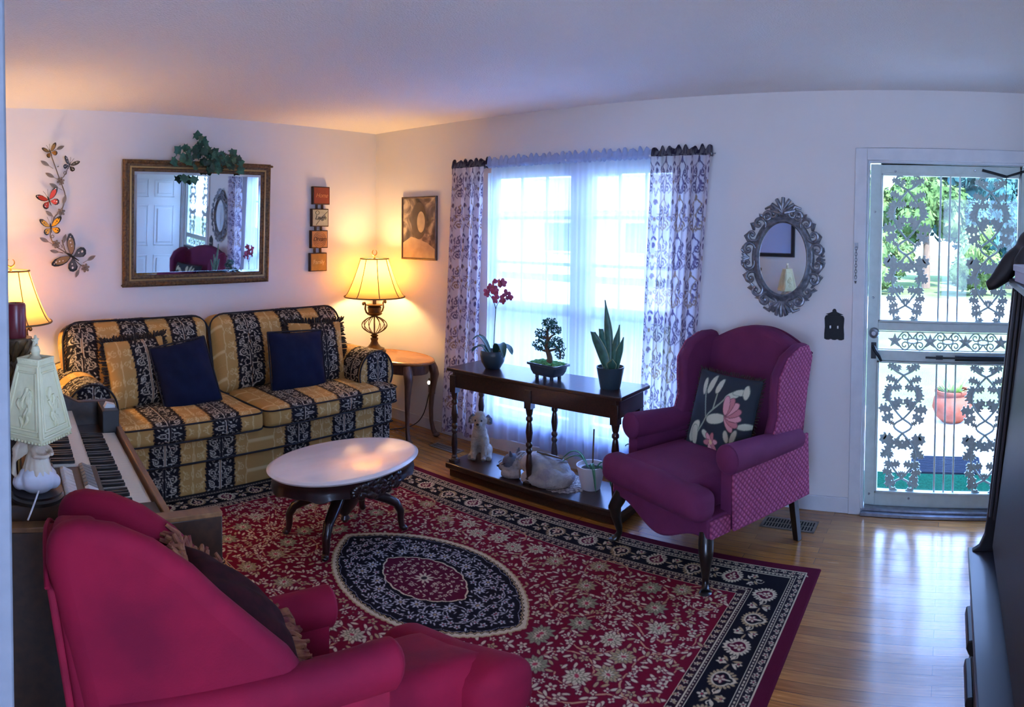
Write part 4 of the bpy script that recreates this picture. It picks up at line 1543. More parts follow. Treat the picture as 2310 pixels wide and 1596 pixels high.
wc = thing('wing_chair', 'plum wing chair with cabriole legs standing by the right curtain', 'armchair', (-.60, -3.235, 0), R(156.4))
PW = dict(hw=.365, xb=-.36, xf=.37, seat=.47, arm=.645, back=1.085, rail=.245, drop=.085, lean=.14, backw=.33, wingy=.325, flare=.06, roll=.068, armx=.235, armdip=.02,
          wing=[(-.30, .50), (-.34, .98), (-.29, 1.045), (-.20, 1.045), (-.10, 1.0), (-.045, .91), (-.055, .80), (-.075, .70), (-.05, .60), (-.05, .50)])
wing_chair(wc, PW, m_plum, m_plumq)

# floral needlepoint pillow on that chair
def paint_floral():
    c = Canvas(.44, .42, .002, '#1c2632')
    bg, lf, pk, pk2, st = '#1c2632', '#b9bda6', '#b8737a', '#d0959a', '#8d9a86'
    for pts in ([(.10, .06), (.16, .18), (.22, .25), (.30, .33)], [(.16, .18), (.13, .28), (.11, .34)], [(.16, .18), (.26, .20), (.33, .19)], [(.20, .23), (.20, .32), (.19, .37)]):
        c.line(pts, .009, st)
    for x, y, L, w, a in ((.05, .04, .13, .055, 1.05), (.09, .03, .10, .05, 1.5), (.11, .29, .09, .030, 1.8), (.14, .30, .10, .034, 1.5), (.19, .31, .08, .036, 1.3), (.26, .29, .11, .036, .55),
                          (.30, .33, .09, .03, .2), (.17, .17, .12, .05, .25), (.38, .31, .07, .035, 1.7), (.37, .17, .07, .03, .3), (.34, .08, .08, .028, 1.2), (.30, .14, .06, .03, -1.2), (.20, .08, .06, .03, 2.6)):
        c.leaf(x, y, L, w, a, lf, '#5b6a60')
    for k in range(7):
        a = -.9 + .42 * k
        c.leaf(.285, .215, .095, .042, a, pk if k % 2 else pk2, '#6b3c46')
    for k in range(6):
        c.leaf(.215, .065, .05, .026, .2 + 1.05 * k, pk if k % 2 else pk2, '#6b3c46')
    c.ell(.215, .065, .012, .012, 0, '#d8b48a')
    return c
FLO = paint_floral()
m_floral = material('floral_needlepoint', '#1c2632', .85, attr='Col', bump=(300, .5, .002))
fp = thing('floral_pillow', 'dark pillow with pink flowers and pale leaves leaning in the plum wing chair', 'pillow', (0, 0, 0))
A, B = pillow_mesh(.44, .42, .13, .004)
fc = FLO.sample(A[..., 0] + .22, A[..., 2] + .21)
grid_object('cover', [A, B[:, ::-1]], m_floral, fp, [fc, np.full(B.shape, .13)])
fr = MB()
rr = random.Random(4)
for k in range(120):
    s_ = k / 120 * 4
    e = int(s_)
    q = (s_ - e) * 2 - 1
    x, z = [(q, -1), (1, q), (-q, 1), (-1, -q)][e]
    fr.tube([(x * .215, 0, z * .205), (x * .232 + rr.uniform(-.004, .004), rr.uniform(-.008, .008), z * .222 + rr.uniform(-.004, .004))], [.004, .002], 5)
fr.build('fringe', m_fringe, fp)
# chair forward is local +X: the pillow faces the same way, leaning back
fp.matrix_world = wc.matrix_basis @ Matrix.Translation((-.075, .03, .665)) @ Matrix.Rotation(R(90), 4, 'Z') @ Matrix.Rotation(R(-17), 4, 'X')

# ---- crimson wing chair in the foreground, turned towards the rug
rc = thing('wing_chair', 'crimson velvet wing chair seen from behind, next to the end of the organ', 'armchair', (-2.965, -3.01, 0), R(-17))
PR = dict(fat=.045, hw=.235, xb=-.42, xf=.50, seat=.43, arm=.59, back=.90, rail=.19, drop=.06, lean=.16, backw=.22, wingy=.205, flare=.03, roll=.060, armx=.27, armdip=.03,
          wing=[(-.40, .42), (-.43, .84), (-.415, .925), (-.34, .938), (-.27, .928), (-.19, .89), (-.115, .828), (-.065, .765), (.025, .665), (.065, .62), (.085, .58), (.085, .42)])
wing_chair(rc, PR, m_red, m_redq)
# chair sheared to suit this camera: near side higher, cushion front pushed forward
def fit_shear(o):
    if o.type == 'MESH':
        for v in o.data.vertices:
            x, y, z = v.co
            v.co.z = z - (.31 if y < 0 else .14) * y * min(1, max(0, z / .5))
            v.co.x = x + .30 * (.235 - y) * min(1, max(0, (x - .28) / .2))
    for c in o.children:
        fit_shear(c)
fit_shear(rc)
# tasselled throw lying over the seat
m_tassel = material('tassel_thread', '#5e1a1f', .85, noise=(30, .9, '#8d5a35'), bump=(90, .5, .004))
th = thing('tasselled_pillow', 'dark red pillow edged with brown tassels on the crimson chair', 'pillow', (0, 0, 0))
A, B = pillow_mesh(.27, .34, .11, .010)
grid_object('cover', [A, B[:, ::-1]], material('wine_brocade', '#240a0d', .9, noise=(30, .6, '#3a1216'), spec=.1), th)
fr = MB()
for k in range(150):
    s_ = k / 150 * 4
    e = int(s_)
    q = (s_ - e) * 2 - 1
    x, z = [(q, -1), (1, q), (-q, 1), (-1, -q)][e]
    ox, oz = (.012, .055) if e % 2 == 0 else (.022, .02)
    fr.tube([(x * .130, 0, z * .165), (x * (.135 + ox * .4) + rr.uniform(-.006, .006), -.012 + rr.uniform(-.014, .014), z * (.17 + oz * .5) + rr.uniform(-.01, .01)),
             (x * (.135 + ox) + rr.uniform(-.008, .008), rr.uniform(-.03, .02), z * (.17 + oz) + rr.uniform(-.016, .016))], [.008, .008, .005], 6)
fr.build('tassel_fringe', m_tassel, th)
th.matrix_world = rc.matrix_basis @ Matrix.Translation((-.04, .01, .665)) @ Matrix.Rotation(R(90), 4, 'Z') @ Matrix.Rotation(R(-50), 4, 'X')
# ================================================================ electronic organ along the left wall
m_organ = wood_material('organ_walnut', '#3f2614', '#2a190e', .4, (10, 2, 10), .15)
m_orail = wood_material('organ_light_edge', '#8a5f38', '#6f4a2b', .4, (10, 2, 10), .15)
m_oblack = material('organ_black_panel', '#2a2725', .45)
m_okeyw = material('ivory_key', '#d9d5c6', .3)
m_okeyb = material('black_key', '#0f0f11', .3)
m_tabw = material('white_tab', '#d6d4d0', .35)
m_tabg = material('grey_tab', '#77746f', .4)
org = thing('organ', 'brown two manual electronic organ along the left wall', 'organ', (-2.84, -2.595, 0), R(-9))
OL, OD = 1.20, .715
b = MB()
b.prism([(-OD, 0), (0, 0), (0, .715), (-.17, .715), (-OD, .715)], 0, .045, lambda u, v, t: (u, t, v))
b.build('end_panel', m_organ, org, bevel=.004)
MB().prism([(-OD, 0), (-.155, 0), (-.155, .80), (-.33, .80), (-OD, .98)], OL - .045, OL, lambda u, v, t: (u, t, v)).build('end_panel', m_organ, org, bevel=.004)
MB().box((-OD, .0, .712), (0, .05, .728)).build('end_cap', m_orail, org, bevel=.003)
MB().box((-OD, .045, 0), (-.34, OL - .045, .60)).build('case', m_organ, org)
MB().box((-OD, .045, .60), (-.165, OL - .045, .690)).build('keybed', m_organ, org, bevel=.003)
MB().box((-.178, .045, .60), (-.155, OL - .045, .728)).build('front_rail', m_orail, org, bevel=.003)
# side control block at the near end, and the raised block with its tabs
MB().box((-.345, .05, .690), (-.18, .165, .716)).build('end_block', m_oblack, org, bevel=.003)
MB().box((-.50, .05, .690), (-.345, .42, .758)).build('control_panel', m_oblack, org, bevel=.004)
MB().box((-OD + .02, .05, .690), (-.50, .42, .775)).build('control_shelf', m_organ, org, bevel=.004)
MB().box((-OD + .04, .42, .690), (-.365, OL - .045, .748)).build('upper_keybed', m_oblack, org, bevel=.002)
# music desk and back shelf
MB().box((-OD - .0, .34, .69), (-.615, OL, .985)).build('back_board', m_organ, org, bevel=.005)
MB().box((-OD - .01, .34, .985), (-.53, OL, 1.0)).build('top_shelf', m_organ, org, bevel=.004)
MB().box((-.24, OL - .22, .69), (-.165, OL - .045, .80)).build('cheek_block', m_oblack, org, bevel=.003)
MB().prism([(0, 0), (.05, 0), (.05, .012), (.012, .022)], -.02, .02, lambda u, v, t: (-.225 + u, OL - .15 + t, .80 + v)).build('rocker_switch', m_tabw, org)
def manual(x0, x1, ya, yb, z, name, blackw):
    n = int((yb - ya) / .0225)
    w_ = (yb - ya) / n
    root = MB()
    for k in range(n):
        root.box((x0, ya + k * w_ + .0006, z), (x1, ya + (k + 1) * w_ - .0006, z + .012)).box((x1 - .002, ya + k * w_ + .0006, z - .006), (x1 + .002, ya + (k + 1) * w_ - .0006, z + .012))
    o = root.build(name, m_okeyw, org)
    o['label'] = 'ivory keys'
    bk = MB()
    for k in range(1, n):
        if k % 7 in (1, 2, 4, 5, 6):
            y = ya + k * w_
            bk.box((x0, y - .006, z + .012), (x0 + (x1 - x0) * blackw, y + .006, z + .024))
    b_ = bk.build('black_keys', m_okeyb, o, bevel=.0015)
    b_['label'] = 'black keys'
manual(-.345, -.19, .165, OL - .23, .692, 'lower_manual', .62)
manual(-.505, -.365, .42, OL - .05, .750, 'upper_manual', .62)
def tabs(x0, x1, ya, n, z, mats, name):
    for k in range(n):
        y = ya + k * .030
        mb = MB().prism([(x0, z), (x1, z), (x1, z + .006), (x0 + .012, z + .022), (x0, z + .016)], y, y + .023, lambda u, v, t: (u, t, v))
        mb.build(name, mats[k % len(mats)], org, bevel=.0015)
MB().box((-.445, .10, .758), (-.395, .40, .760)).build('tab_slot', m_okeyb, org)
tabs(-.48, -.435, .075, 10, .758, [m_tabw], 'stop_tab')
tabs(-.41, -.365, .075, 4, .758, [m_tabw], 'stop_tab')
tabs(-.41, -.365, .195, 7, .758, [m_tabg], 'stop_tab')
MB().box((-.555, .40, .75), (-.51, OL - .1, .775)).build('tab_rail', m_tabw, org, bevel=.003)
dr = MB()
for k in range(3):
    dr.box((-.545 + .013 * k, .10, .775), (-.538 + .013 * k, .40, .781))
dr.build('drawbar_slot', m_okeyb, org)

# ---------------------------------------------------------------- angel lamp on the organ
m_cream = material('cream_resin', '#d8d3ac', .6, noise=(16, .6, '#c3bd94'), bump=(28, .5, .006))
m_creamf = material('cream_finial', '#cfc7a4', .5)
m_angel = material('painted_porcelain', '#d9cdb4', .5, noise=(9, .8, '#b98f74'))
m_cloud = material('white_porcelain', '#d6d7de', .45, noise=(12, .4, '#b9bccb'))
m_lbase = material('lamp_base_black', '#1a1513', .3, coat=.3)
al = thing('angel_lamp', 'cream pyramid shaded lamp with a porcelain angel base on the organ', 'lamp', (-3.385, -2.40, .7765), R(42))
MB().lathe([(0, 0), (.082, 0), (.085, .012), (.078, .018), (.08, .026), (0, .026)], n=40).build('base', m_lbase, al, smooth=40)
cl = MB()
rr = random.Random(8)
for k in range(38):
    a = rr.uniform(0, 2 * PI)
    r = rr.uniform(.01, .056)
    z = .04 + .055 * (1 - r / .065) + rr.uniform(0, .012)
    cl.ell((r * math.cos(a), r * math.sin(a), z), (.024, .024, .024), 10, 8)
cl.ell((0, 0, .06), (.06, .06, .045), 16, 10)
cl.build('cloud', m_cloud, al, remesh=.0045, smooth_it=1)
an = MB()
an.lathe([(.052, .08), (.046, .12), (.036, .16), (.028, .19), (.034, .215), (.030, .235), (.012, .245)], n=24)
an.ell((.0, -.012, .262), (.020, .022, .025), 14, 10)
an.ell((0, .004, .268), (.023, .021, .024), 14, 10)
for s in (-1, 1):
    an.tube([(s * .030, -.004, .222), (s * .046, -.026, .195), (s * .022, -.052, .190), (s * .004, -.058, .196)], [.013, .012, .009, .009], 10)
    an.tube([(s * .03, -.03 * 0, .10), (s * .04, -.02, .085)], [.02, .012], 8)
for k in range(14):
    a = 2 * PI * k / 14
    an.tube([(.030 * math.cos(a), .030 * math.sin(a), .19), (.042 * math.cos(a + .1), .042 * math.sin(a + .1), .14), (.058 * math.cos(a + .2), .058 * math.sin(a + .2), .085)], [.007, .009, .010], 8)
an.build('angel', m_angel, al, remesh=.0045, smooth_it=1).scale = (.85, .85, .74)
wg = MB()
for s in (-1, 1):
    for k in range(6):
        L = .10 - .010 * k
        wg.tube([(s * .014, .028, .225 - .006 * k), (s * (.035 + .006 * k), .05, .245 - .015 * k), (s * (.055 + .002 * k), .055, .215 - .02 * k), (s * (.060 - .002 * k), .05, .215 - .02 * k - L * .6)], [.008, .012, .012, .005], 8, flat=.55)
wg.build('wings', m_angel, al, remesh=.0045, smooth_it=1).scale = (.95, .85, .74)
MB().tube([(.0, .04, .03), (.0, .07, .06), (0, .075, .20), (0, .05, .27), (0, .0, .29), (0, 0, .36)], .0045, 8).build('lamp_arm', m_gilt, al)
# square pyramid shade with relief panels
zb, zt, rb_, rt_ = .212, .428, .076, .037
sh = MB()
def ringsq(r, z):
    return [(r, r, z), (-r, r, z), (-r, -r, z), (r, -r, z)]
sh.grid(list(zip(*[ringsq(rb_, zb - .018), ringsq(rb_ + .002, zb), ringsq(rt_ + .004, zt), ringsq(rt_ + .006, zt + .016), ringsq(rt_ - .004, zt + .016), ringsq(rt_ - .006, zt), ringsq(rb_ - .010, zb - .018)])), cu=True, cv=True)
shade = sh.build('lamp_shade', m_cream, al, bevel=.003)
fr = MB()
def onface(f, u, t, off):
    """point on face f at across fraction u (-1..1), up fraction t, standing off the face"""
    r = rb_ + (rt_ - rb_) * t + .002
    x, y, z = u * r, -(r + off), zb + (zt - zb) * t
    c, s = [(1, 0), (0, 1), (-1, 0), (0, -1)][f]
    return (x * c - y * s, x * s + y * c, z)
for f in range(4):
    for a, b_ in (((-.96, .02), (.96, .02)), ((-.94, .97), (.94, .97)), ((-.93, .02), (-.93, .97)), ((.93, .02), (.93, .97)), ((-.80, .10), (.80, .10)), ((-.76, .88), (.76, .88)), ((-.80, .10), (-.76, .88)), ((.80, .10), (.76, .88))):
        fr.tube([onface(f, *a, .002), onface(f, *b_, .002)], .0042, 6)
    for k in range(12):
        p = onface(f, -.88 + 1.76 * k / 11, -.055, .001)
        fr.ell(p, (.0045, .0045, .0045), 8, 6)
        p = onface(f, -.85 + 1.7 * k / 11, 1.045, .004)
        fr.ell(p, (.003, .003, .003), 6, 5)
fr.build('shade_frame', m_cream, shade)
for f in range(4):
    rl = MB()
    for k in range(16):
        u0, t0 = rr.uniform(-.30, .40), rr.uniform(.25, .68)
        rl.tube([onface(f, u0 + .12 * math.sin(j * 1.1 + k), t0 - .05 * j, .0035) for j in range(4)], [.0045, .006, .005, .002], 6)
    rl.build('shade_relief', m_cream, shade)
MB().box((-.033, -.033, zt + .004), (.033, .033, zt + .008)).build('shade_top', m_gilt, shade)
fi = MB().lathe([(0, zt + .006), (.022, zt + .010), (.012, zt + .020), (.016, zt + .035), (.010, zt + .050), (0, zt + .054)], n=20)
star = [((.018 if k % 2 == 0 else .008) * math.cos(PI / 2 + k * PI / 5), (.018 if k % 2 == 0 else .008) * math.sin(PI / 2 + k * PI / 5)) for k in range(10)]
fi.prism(star, -.004, .004, lambda u, v, t: (u, t, zt + .066 + v))
fi.build('finial', m_creamf, al)
MB().tube([(-.06, -.05, .05), (-.10, -.07, .045), (-.13, -.08, .03), (-.16, -.085, .006)], .0028, 6).build('power_cord', material('white_cord', '#d8d8d8', .5), al)

# ---------------------------------------------------------------- candle on carved stand
m_cand = material('red_wax', '#6b1220', .35, coat=.2, noise=(4, .5, '#521019'))
m_stand = material('carved_bronze_resin', '#3d2c1f', .45, .3, noise=(22, .8, '#8a6a40'), bump=(40, .6, .006))
cs = thing('candle_stand', 'carved dark bronze candle stand with leafy cup on the organ', 'candle holder', (-3.385, -2.02, 1.0005))
cp = MB()
cp.lathe([(0, 0), (.052, 0), (.055, .012), (.034, .022), (.020, .040), (.026, .060), (.017, .085), (.022, .11), (.030, .13), (.020, .145), (.038, .165), (.058, .195), (.064, .215), (.060, .222), (0, .222)], n=32)
for k in range(9):
    a = 2 * PI * k / 9
    cp.tube([(.022 * math.cos(a), .022 * math.sin(a), .135), (.045 * math.cos(a + .25), .045 * math.sin(a + .25), .165), (.064 * math.cos(a + .4), .064 * math.sin(a + .4), .20), (.070 * math.cos(a + .45), .070 * math.sin(a + .45), .218)], [.006, .010, .010, .004], 8)
    cp.tube([(.03 * math.cos(a), .03 * math.sin(a), .02), (.026 * math.cos(a + .5), .026 * math.sin(a + .5), .06), (.020 * math.cos(a + 1), .020 * math.sin(a + 1), .10), (.034 * math.cos(a + 1.2), .034 * math.sin(a + 1.2), .125)], [.006, .008, .007, .003], 8)
cp.build('stand', m_stand, cs, smooth=60)
cd = thing('pillar_candle', 'dark red pillar candle on the carved stand, in front of the left lamp', 'candle', (-3.385, -2.02, 1.2228))
MB().lathe([(0, 0), (.039, 0), (.040, .004), (.040, .118), (.036, .126), (.030, .127), (.022, .118), (0, .117)], n=40).build('wax', m_cand, cd, smooth=50)
MB().cyl((0, 0, .115), (.002, 0, .130), .0014, n=6).build('wick', m_okeyb, cd)

# ---------------------------------------------------------------- dark cabinet at the right edge, with the things on it
m_cab = wood_material('cabinet_dark_wood', '#12131f', '#0c0d16', .5, (14, 2, 14), .0)
m_cabd = material('cabinet_edge', '#35353f', .4, coat=.2)
cab = thing('secretary_cabinet', 'dark wood secretary cabinet with drawers cut off by the right edge', 'cabinet', (-1.58, -4.522, 0))
# local: x runs from the far end (0) towards the camera (-), y=0 the lower front, -y to the wall
CL = -1.15
MB().box((CL, -.50, .05), (0, -.012, .555)).build('lower_case', m_cab, cab, bevel=.004)
MB().box((CL, -.49, 0), (-.02, -.04, .05)).build('base_plinth', m_cab, cab)
MB().box((CL - .01, -.51, .555), (.012, .012, .575)).build('counter', m_cabd, cab, bevel=.005)
dk = 0
for z0, z1 in ((.40, .545), (.235, .39), (.065, .225)):
    for x0, x1 in ((CL + .02, CL / 2 - .006), (CL / 2 + .006, -.02)):
        d = MB().box((x0, -.014, z0), (x1, .001, z1)).build('drawer', m_cab, cab, bevel=.004)
        zc_ = (z0 + z1) / 2
        xm = (x0 + x1) / 2
        MB().prism([(0, -.022), (.016, -.018), (.024, .0), (.020, .022), (0, .026)], xm - .09, xm + .09, lambda u, v, t, zc_=zc_: (t, u, zc_ + v)).build('handle', m_darkmetal, d, bevel=.004)
# upper part: side panels with a swept foot, leaning back, and a grooved front frame
side = [(.0, .575), (-.025, .592), (-.042, .63), (-.050, .70), (-.115, 1.46), (-.48, 1.46), (-.50, .575)]
for x0 in (-.028, CL):
    MB().prism(side, x0, x0 + .028, lambda u, v, t: (t, u, v)).build('side_panel', m_cab, cab, bevel=.004)
MB().box((CL, -.50, 1.46), (.006, -.10, 1.482)).build('top_board', m_cab, cab, bevel=.004)
MB().box((CL + .028, -.50, .575), (-.028, -.48, 1.46)).build('back_panel', m_cab, cab)
gr = MB()
for k in range(4):
    u0 = -.060 - .012 * k
    gr.prism([(u0, .70), (u0 + .007, .70), (u0 - .058, 1.44), (u0 - .065, 1.44)], -.05 - .022 * k, -.034 - .022 * k, lambda u, v, t: (t, u, v))
gr.build('grooved_stile', m_cabd, cab)
MB().prism([(-.075, .64), (-.060, .64), (-.145, 1.44), (-.16, 1.44)], CL + .03, -.13, lambda u, v, t: (t, u, v)).build('fall_front', m_cab, cab, bevel=.003)
bxs = thing('storage_box', 'pale blue grey flat box on top of the dark cabinet', 'box', (-1.91, -4.80, 1.4825), R(4))
m_pale = material('pale_card', '#b5bed2', .6)
MB().box((-.15, -.12, 0), (.15, .165, .045)).build('tray', m_pale, bxs, bevel=.003)
MB().box((-.155, -.125, .032), (.155, .17, .052)).build('lid', m_pale, bxs, bevel=.003)
m_cat = material('black_resin', '#17181d', .5)
ct_ = thing('cat_figurine', 'black cat figurine crouching on the cabinet, its paw over the edge', 'figurine', (-1.62, -4.655, 1.512))
mb = MB()
mb.ell((-.02, -.10, .09), (.10, .085, .075), 20, 14)
mb.ell((.0, -.045, .075), (.06, .06, .06), 16, 12)
mb.ell((-.02, -.10, .185), (.05, .048, .05), 16, 12)
mb.tube([(-.02, -.08, .09), (-.02, -.10, .18)], [.06, .045], 12)
for s in (-1, 1):
    mb.tube([(-.02 + s * .03, -.095, .20), (-.02 + s * .038, -.095, .25)], [.018, .003], 8)
mb.tube([(.01, -.03, .06), (.012, .025, .02), (.012, .055, -.02), (.012, .085, -.05), (.012, .105, -.058)], [.045, .038, .032, .022, .018], 12)
mb.tube([(-.06, -.03, .06), (-.06, .0, .02), (-.06, .01, .0)], [.035, .03, .02], 10)
mb.build('body', m_cat, ct_, remesh=.007, smooth_it=3)
# ================================================================ things on the walls
def mirror_material(name):
    return material(name, '#e8eef2', .02, 1.0)
m_mirror = mirror_material('silvered_glass')
m_goldf = material('antique_gilt_frame', '#4a3320', .45, .35, noise=(60, .6, '#8a6a3f'), bump=(70, .4, .004))
m_goldl = material('gilt_lip', '#a98a58', .35, .6)

# ---- big gilt mirror over the sofa (hangs leaning forward a little)
gm_ = thing('wall_mirror', 'large rectangular mirror in a gilt frame above the sofa', 'mirror', (-1.712, -.055, 1.657))
gm_.rotation_euler = (R(2.75), 0, R(-1.5))
MW, MH, FW = 1.165, .895, .085
def frame_sweep(w, h, prof):
    """mitred picture frame: prof = [(inset from the outer edge, -y depth)]"""
    P = []
    for sx, sz in ((-1, -1), (1, -1), (1, 1), (-1, 1)):
        P.append([(sx * (w / 2 - i), -d, sz * (h / 2 - i)) for i, d in prof])
    return MB().grid(P, cu=True, cv=True)
fr = frame_sweep(MW, MH, [(0, -.012), (0, .008), (.006, .016), (.016, .020), (.026, .016), (.030, .012), (.044, .012), (.052, .020), (.060, .020), (.064, .012), (.078, .010), (.083, .004), (.083, -.012)])
fr.build('frame', m_goldf, gm_, smooth=30)
fr = frame_sweep(MW - .086, MH - .086, [(0, .008), (.003, .019), (.014, .021), (.019, .011), (.019, .006)])
fr.build('gilt_lip', m_goldl, gm_, smooth=30)
orn = frame_sweep(MW - .012, MH - .012, [(0, .012), (.004, .018), (.016, .018), (.020, .012)])
for k in range(66):
    s_ = k / 66 * 2 * (MW + MH)
    if s_ < MW: p = (s_ - MW / 2, -MH / 2 + .016, 1, 0)
    elif s_ < MW + MH: p = (MW / 2 - .016, s_ - MW - MH / 2, 0, 1)
    elif s_ < 2 * MW + MH: p = (MW / 2 - (s_ - MW - MH), MH / 2 - .016, 1, 0)
    else: p = (-MW / 2 + .016, MH / 2 - (s_ - 2 * MW - MH), 0, 1)
    orn.ell((p[0], -.018, p[1]), (.017 if p[2] else .009, .008, .009 if p[2] else .017), 8, 6)
orn.build('leaf_ornament', m_goldf, gm_)
iw, ih = MW / 2 - .078, MH / 2 - .078
MB().box((-iw, -.002, -ih), (iw, .0, ih)).build('mirror_glass', m_mirror, gm_)
bv = MB()
P = []
for i, y in ((0, -.0025), (.022, -.0048)):
    P.append([(sx * (iw - i), y, sz * (ih - i)) for sx, sz in ((-1, -1), (1, -1), (1, 1), (-1, 1))])
bv.grid(P, cv=True)
bv.build('bevelled_edge', m_mirror, gm_, smooth=10)

# ---- ivy spray on top of the mirror
m_ivy = material('ivy_leaf', '#1f4a3c', .5, noise=(30, .7, '#3d7a5e'))
m_ivyd = material('ivy_leaf_dark', '#17352f', .5, noise=(30, .7, '#2b5a4a'))
ivy = thing('ivy_spray', 'green artificial ivy spray lying on the top edge of the gilt mirror', 'greenery', (-1.66, -.085, 2.12))
rr = random.Random(21)
def ivy_leaf(mb, p, ang, tilt, L):
    pts = [(0, 0), (.25, .32), (.10, .55), (.45, .42), (.62, .52), (.66, .30), (1, 0), (.66, -.30), (.62, -.52), (.45, -.42), (.10, -.55), (.25, -.32)]
    ca, sa = math.cos(ang), math.sin(ang)
    ct, st = math.cos(tilt), math.sin(tilt)
    vs = []
    for u, v in pts:
        x, z = (u * ca - v * sa) * L, (u * sa + v * ca) * L
        y = -abs(v) * .18 * L - u * st * L
        vs.append((p[0] + x * (.6 + .4 * ct), p[1] + y, p[2] + z * (.6 + .4 * ct)))
    mb.add(vs + [(p[0] + .45 * L * ca, p[1] - .05 * L - .45 * st * L, p[2] + .45 * L * sa)], [(i, (i + 1) % 12, 12) for i in range(12)])
for name, mm, n in (('leaves', m_ivy, 52), ('leaves', m_ivyd, 52)):
    mb = MB()
    for k in range(n):
        x = rr.gauss(0, .11)
        x = max(-.235, min(.235, x))
        zmax = .135 * math.exp(-(x + .06) ** 2 / .016)
        z = rr.uniform(-.075 + .05 * abs(x) / .2, max(.0, zmax))
        ivy_leaf(mb, (x, -rr.uniform(0, .055), z), rr.uniform(0, 2 * PI), rr.uniform(.1, .8), rr.uniform(.045, .07))
    if n and mm is m_ivy:
        for x, z, a in ((-.22, .03, 2.4), (-.24, -.02, 3.4), (.22, -.02, .2), (.235, -.05, -.8), (-.20, -.11, -1.5), (-.13, -.12, -1.3), (.17, .03, .7), (-.09, .13, 1.6)):
            ivy_leaf(mb, (x, -.02, z), a, .2, .075)
    o = mb.build(name, mm, ivy, smooth=20)
st = MB()
for k in range(9):
    a = rr.uniform(-.25, .25)
    st.tube([(a * .2, -.01, -.02), (a * .6, -.03, .04), (a, -.03, rr.uniform(-.06, .06))], .0022, 5)
st.build('stems', m_bark, ivy)

# ---- butterfly vine
m_wire = material('bronze_wire', '#6f6358', .45, .6)
m_bl = material('brushed_tin_leaf', '#8d7f72', .45, .4, noise=(25, .6, '#6c5c4e'))
m_bw = {k: material('enamel_' + k, c, .35) for k, c in dict(black='#15130f', red='#c0391b', yellow='#e3a91c', tan='#8a6f42', grey='#4b4a48', white='#d9d5cc', amber='#9d6b22').items()}
bv_ = thing('butterfly_wall_art', 'metal butterfly and flower vine wall sculpture left of the gilt mirror', 'wall art', (-2.72, -.0, 1.75))
def wp(x, z, y=-.03):
    return (x + 2.72, y, z - 1.75)
def curve(pts, n=6):
    """Catmull-Rom through the points"""
    P = [Vector(p) for p in pts]
    P = [P[0] * 2 - P[1]] + P + [P[-1] * 2 - P[-2]]
    out = []
    for i in range(1, len(P) - 2):
        for k in range(n):
            t = k / n
            out.append(.5 * ((2 * P[i]) + (-P[i - 1] + P[i + 1]) * t + (2 * P[i - 1] - 5 * P[i] + 4 * P[i + 1] - P[i + 2]) * t * t + (-P[i - 1] + 3 * P[i] - 3 * P[i + 1] + P[i + 2]) * t ** 3))
    return out + [P[-2]]
vn = MB()
vn.tube(curve([wp(*p) for p in ((-2.798, 2.13), (-2.764, 2.035), (-2.742, 1.973), (-2.721, 1.918), (-2.702, 1.855), (-2.713, 1.787), (-2.736, 1.744), (-2.781, 1.70), (-2.808, 1.595), (-2.802, 1.558), (-2.777, 1.514), (-2.732, 1.482), (-2.675, 1.444), (-2.617, 1.392), (-2.566, 1.353))]), .0032, 6)
vn.tube(curve([wp(*p) for p in ((-2.735, 1.955), (-2.707, 1.985), (-2.69, 2.015), (-2.681, 2.042))]), .0025, 6)
for p in ((-2.70, 2.005), (-2.793, 1.575)):
    vn.tube([wp(p[0] + .010 * math.cos(a), p[1] + .010 * math.sin(a)) for a in np.linspace(0, 2 * PI, 14, endpoint=False)], .0022, 5, closed=True)
vn.tube(curve([wp(-2.70, 1.46), wp(-2.715, 1.51), wp(-2.728, 1.55)]), .0025, 6)
for z in (2.05, 1.80, 1.50):
    vn.cyl(wp(-2.745 if z > 1.6 else -2.76, z, -.03), wp(-2.745 if z > 1.6 else -2.76, z, .0), .003, n=6)
vn.build('vine', m_wire, bv_)
for b, t in (((-2.762, 2.162), (-2.705, 2.187)), ((-2.811, 2.05), (-2.872, 2.086)), ((-2.777, 1.973), (-2.84, 2.004)), ((-2.75, 1.902), (-2.813, 1.933)), ((-2.719, 1.79), (-2.699, 1.856)), ((-2.79, 1.71), (-2.841, 1.75)),
             ((-2.821, 1.537), (-2.885, 1.568)), ((-2.752, 1.467), (-2.815, 1.481)), ((-2.722, 1.526), (-2.702, 1.591)), ((-2.555, 1.406), (-2.493, 1.44)), ((-2.611, 1.348), (-2.638, 1.292))):
    mb = MB()
    d = Vector((t[0] - b[0], 0, t[1] - b[1]))
    n_ = Vector((-d.z, 0, d.x)).normalized()
    L = d.length
    bas = Vector(wp(*b, -.034))
    outl = [(s, .34 * math.sin(PI * s) ** .9) for s in np.linspace(0, 1, 11)]
    poly = outl + [(s, -w_) for s, w_ in outl[::-1][1:-1]]
    mb.prism([(s, w_ * .62) for s, w_ in poly], 0, .0015, lambda u, v, q: tuple(bas + d * u + n_ * v * L * .9 + Vector((0, -q - .006 * (1 - abs(v) * 3), 0))))
    mb.tube([tuple(bas - d * .45), tuple(bas + d * .95 + Vector((0, -.009, 0)))], .0018, 5)
    mb.build('leaf', m_bl, bv_, smooth=20)
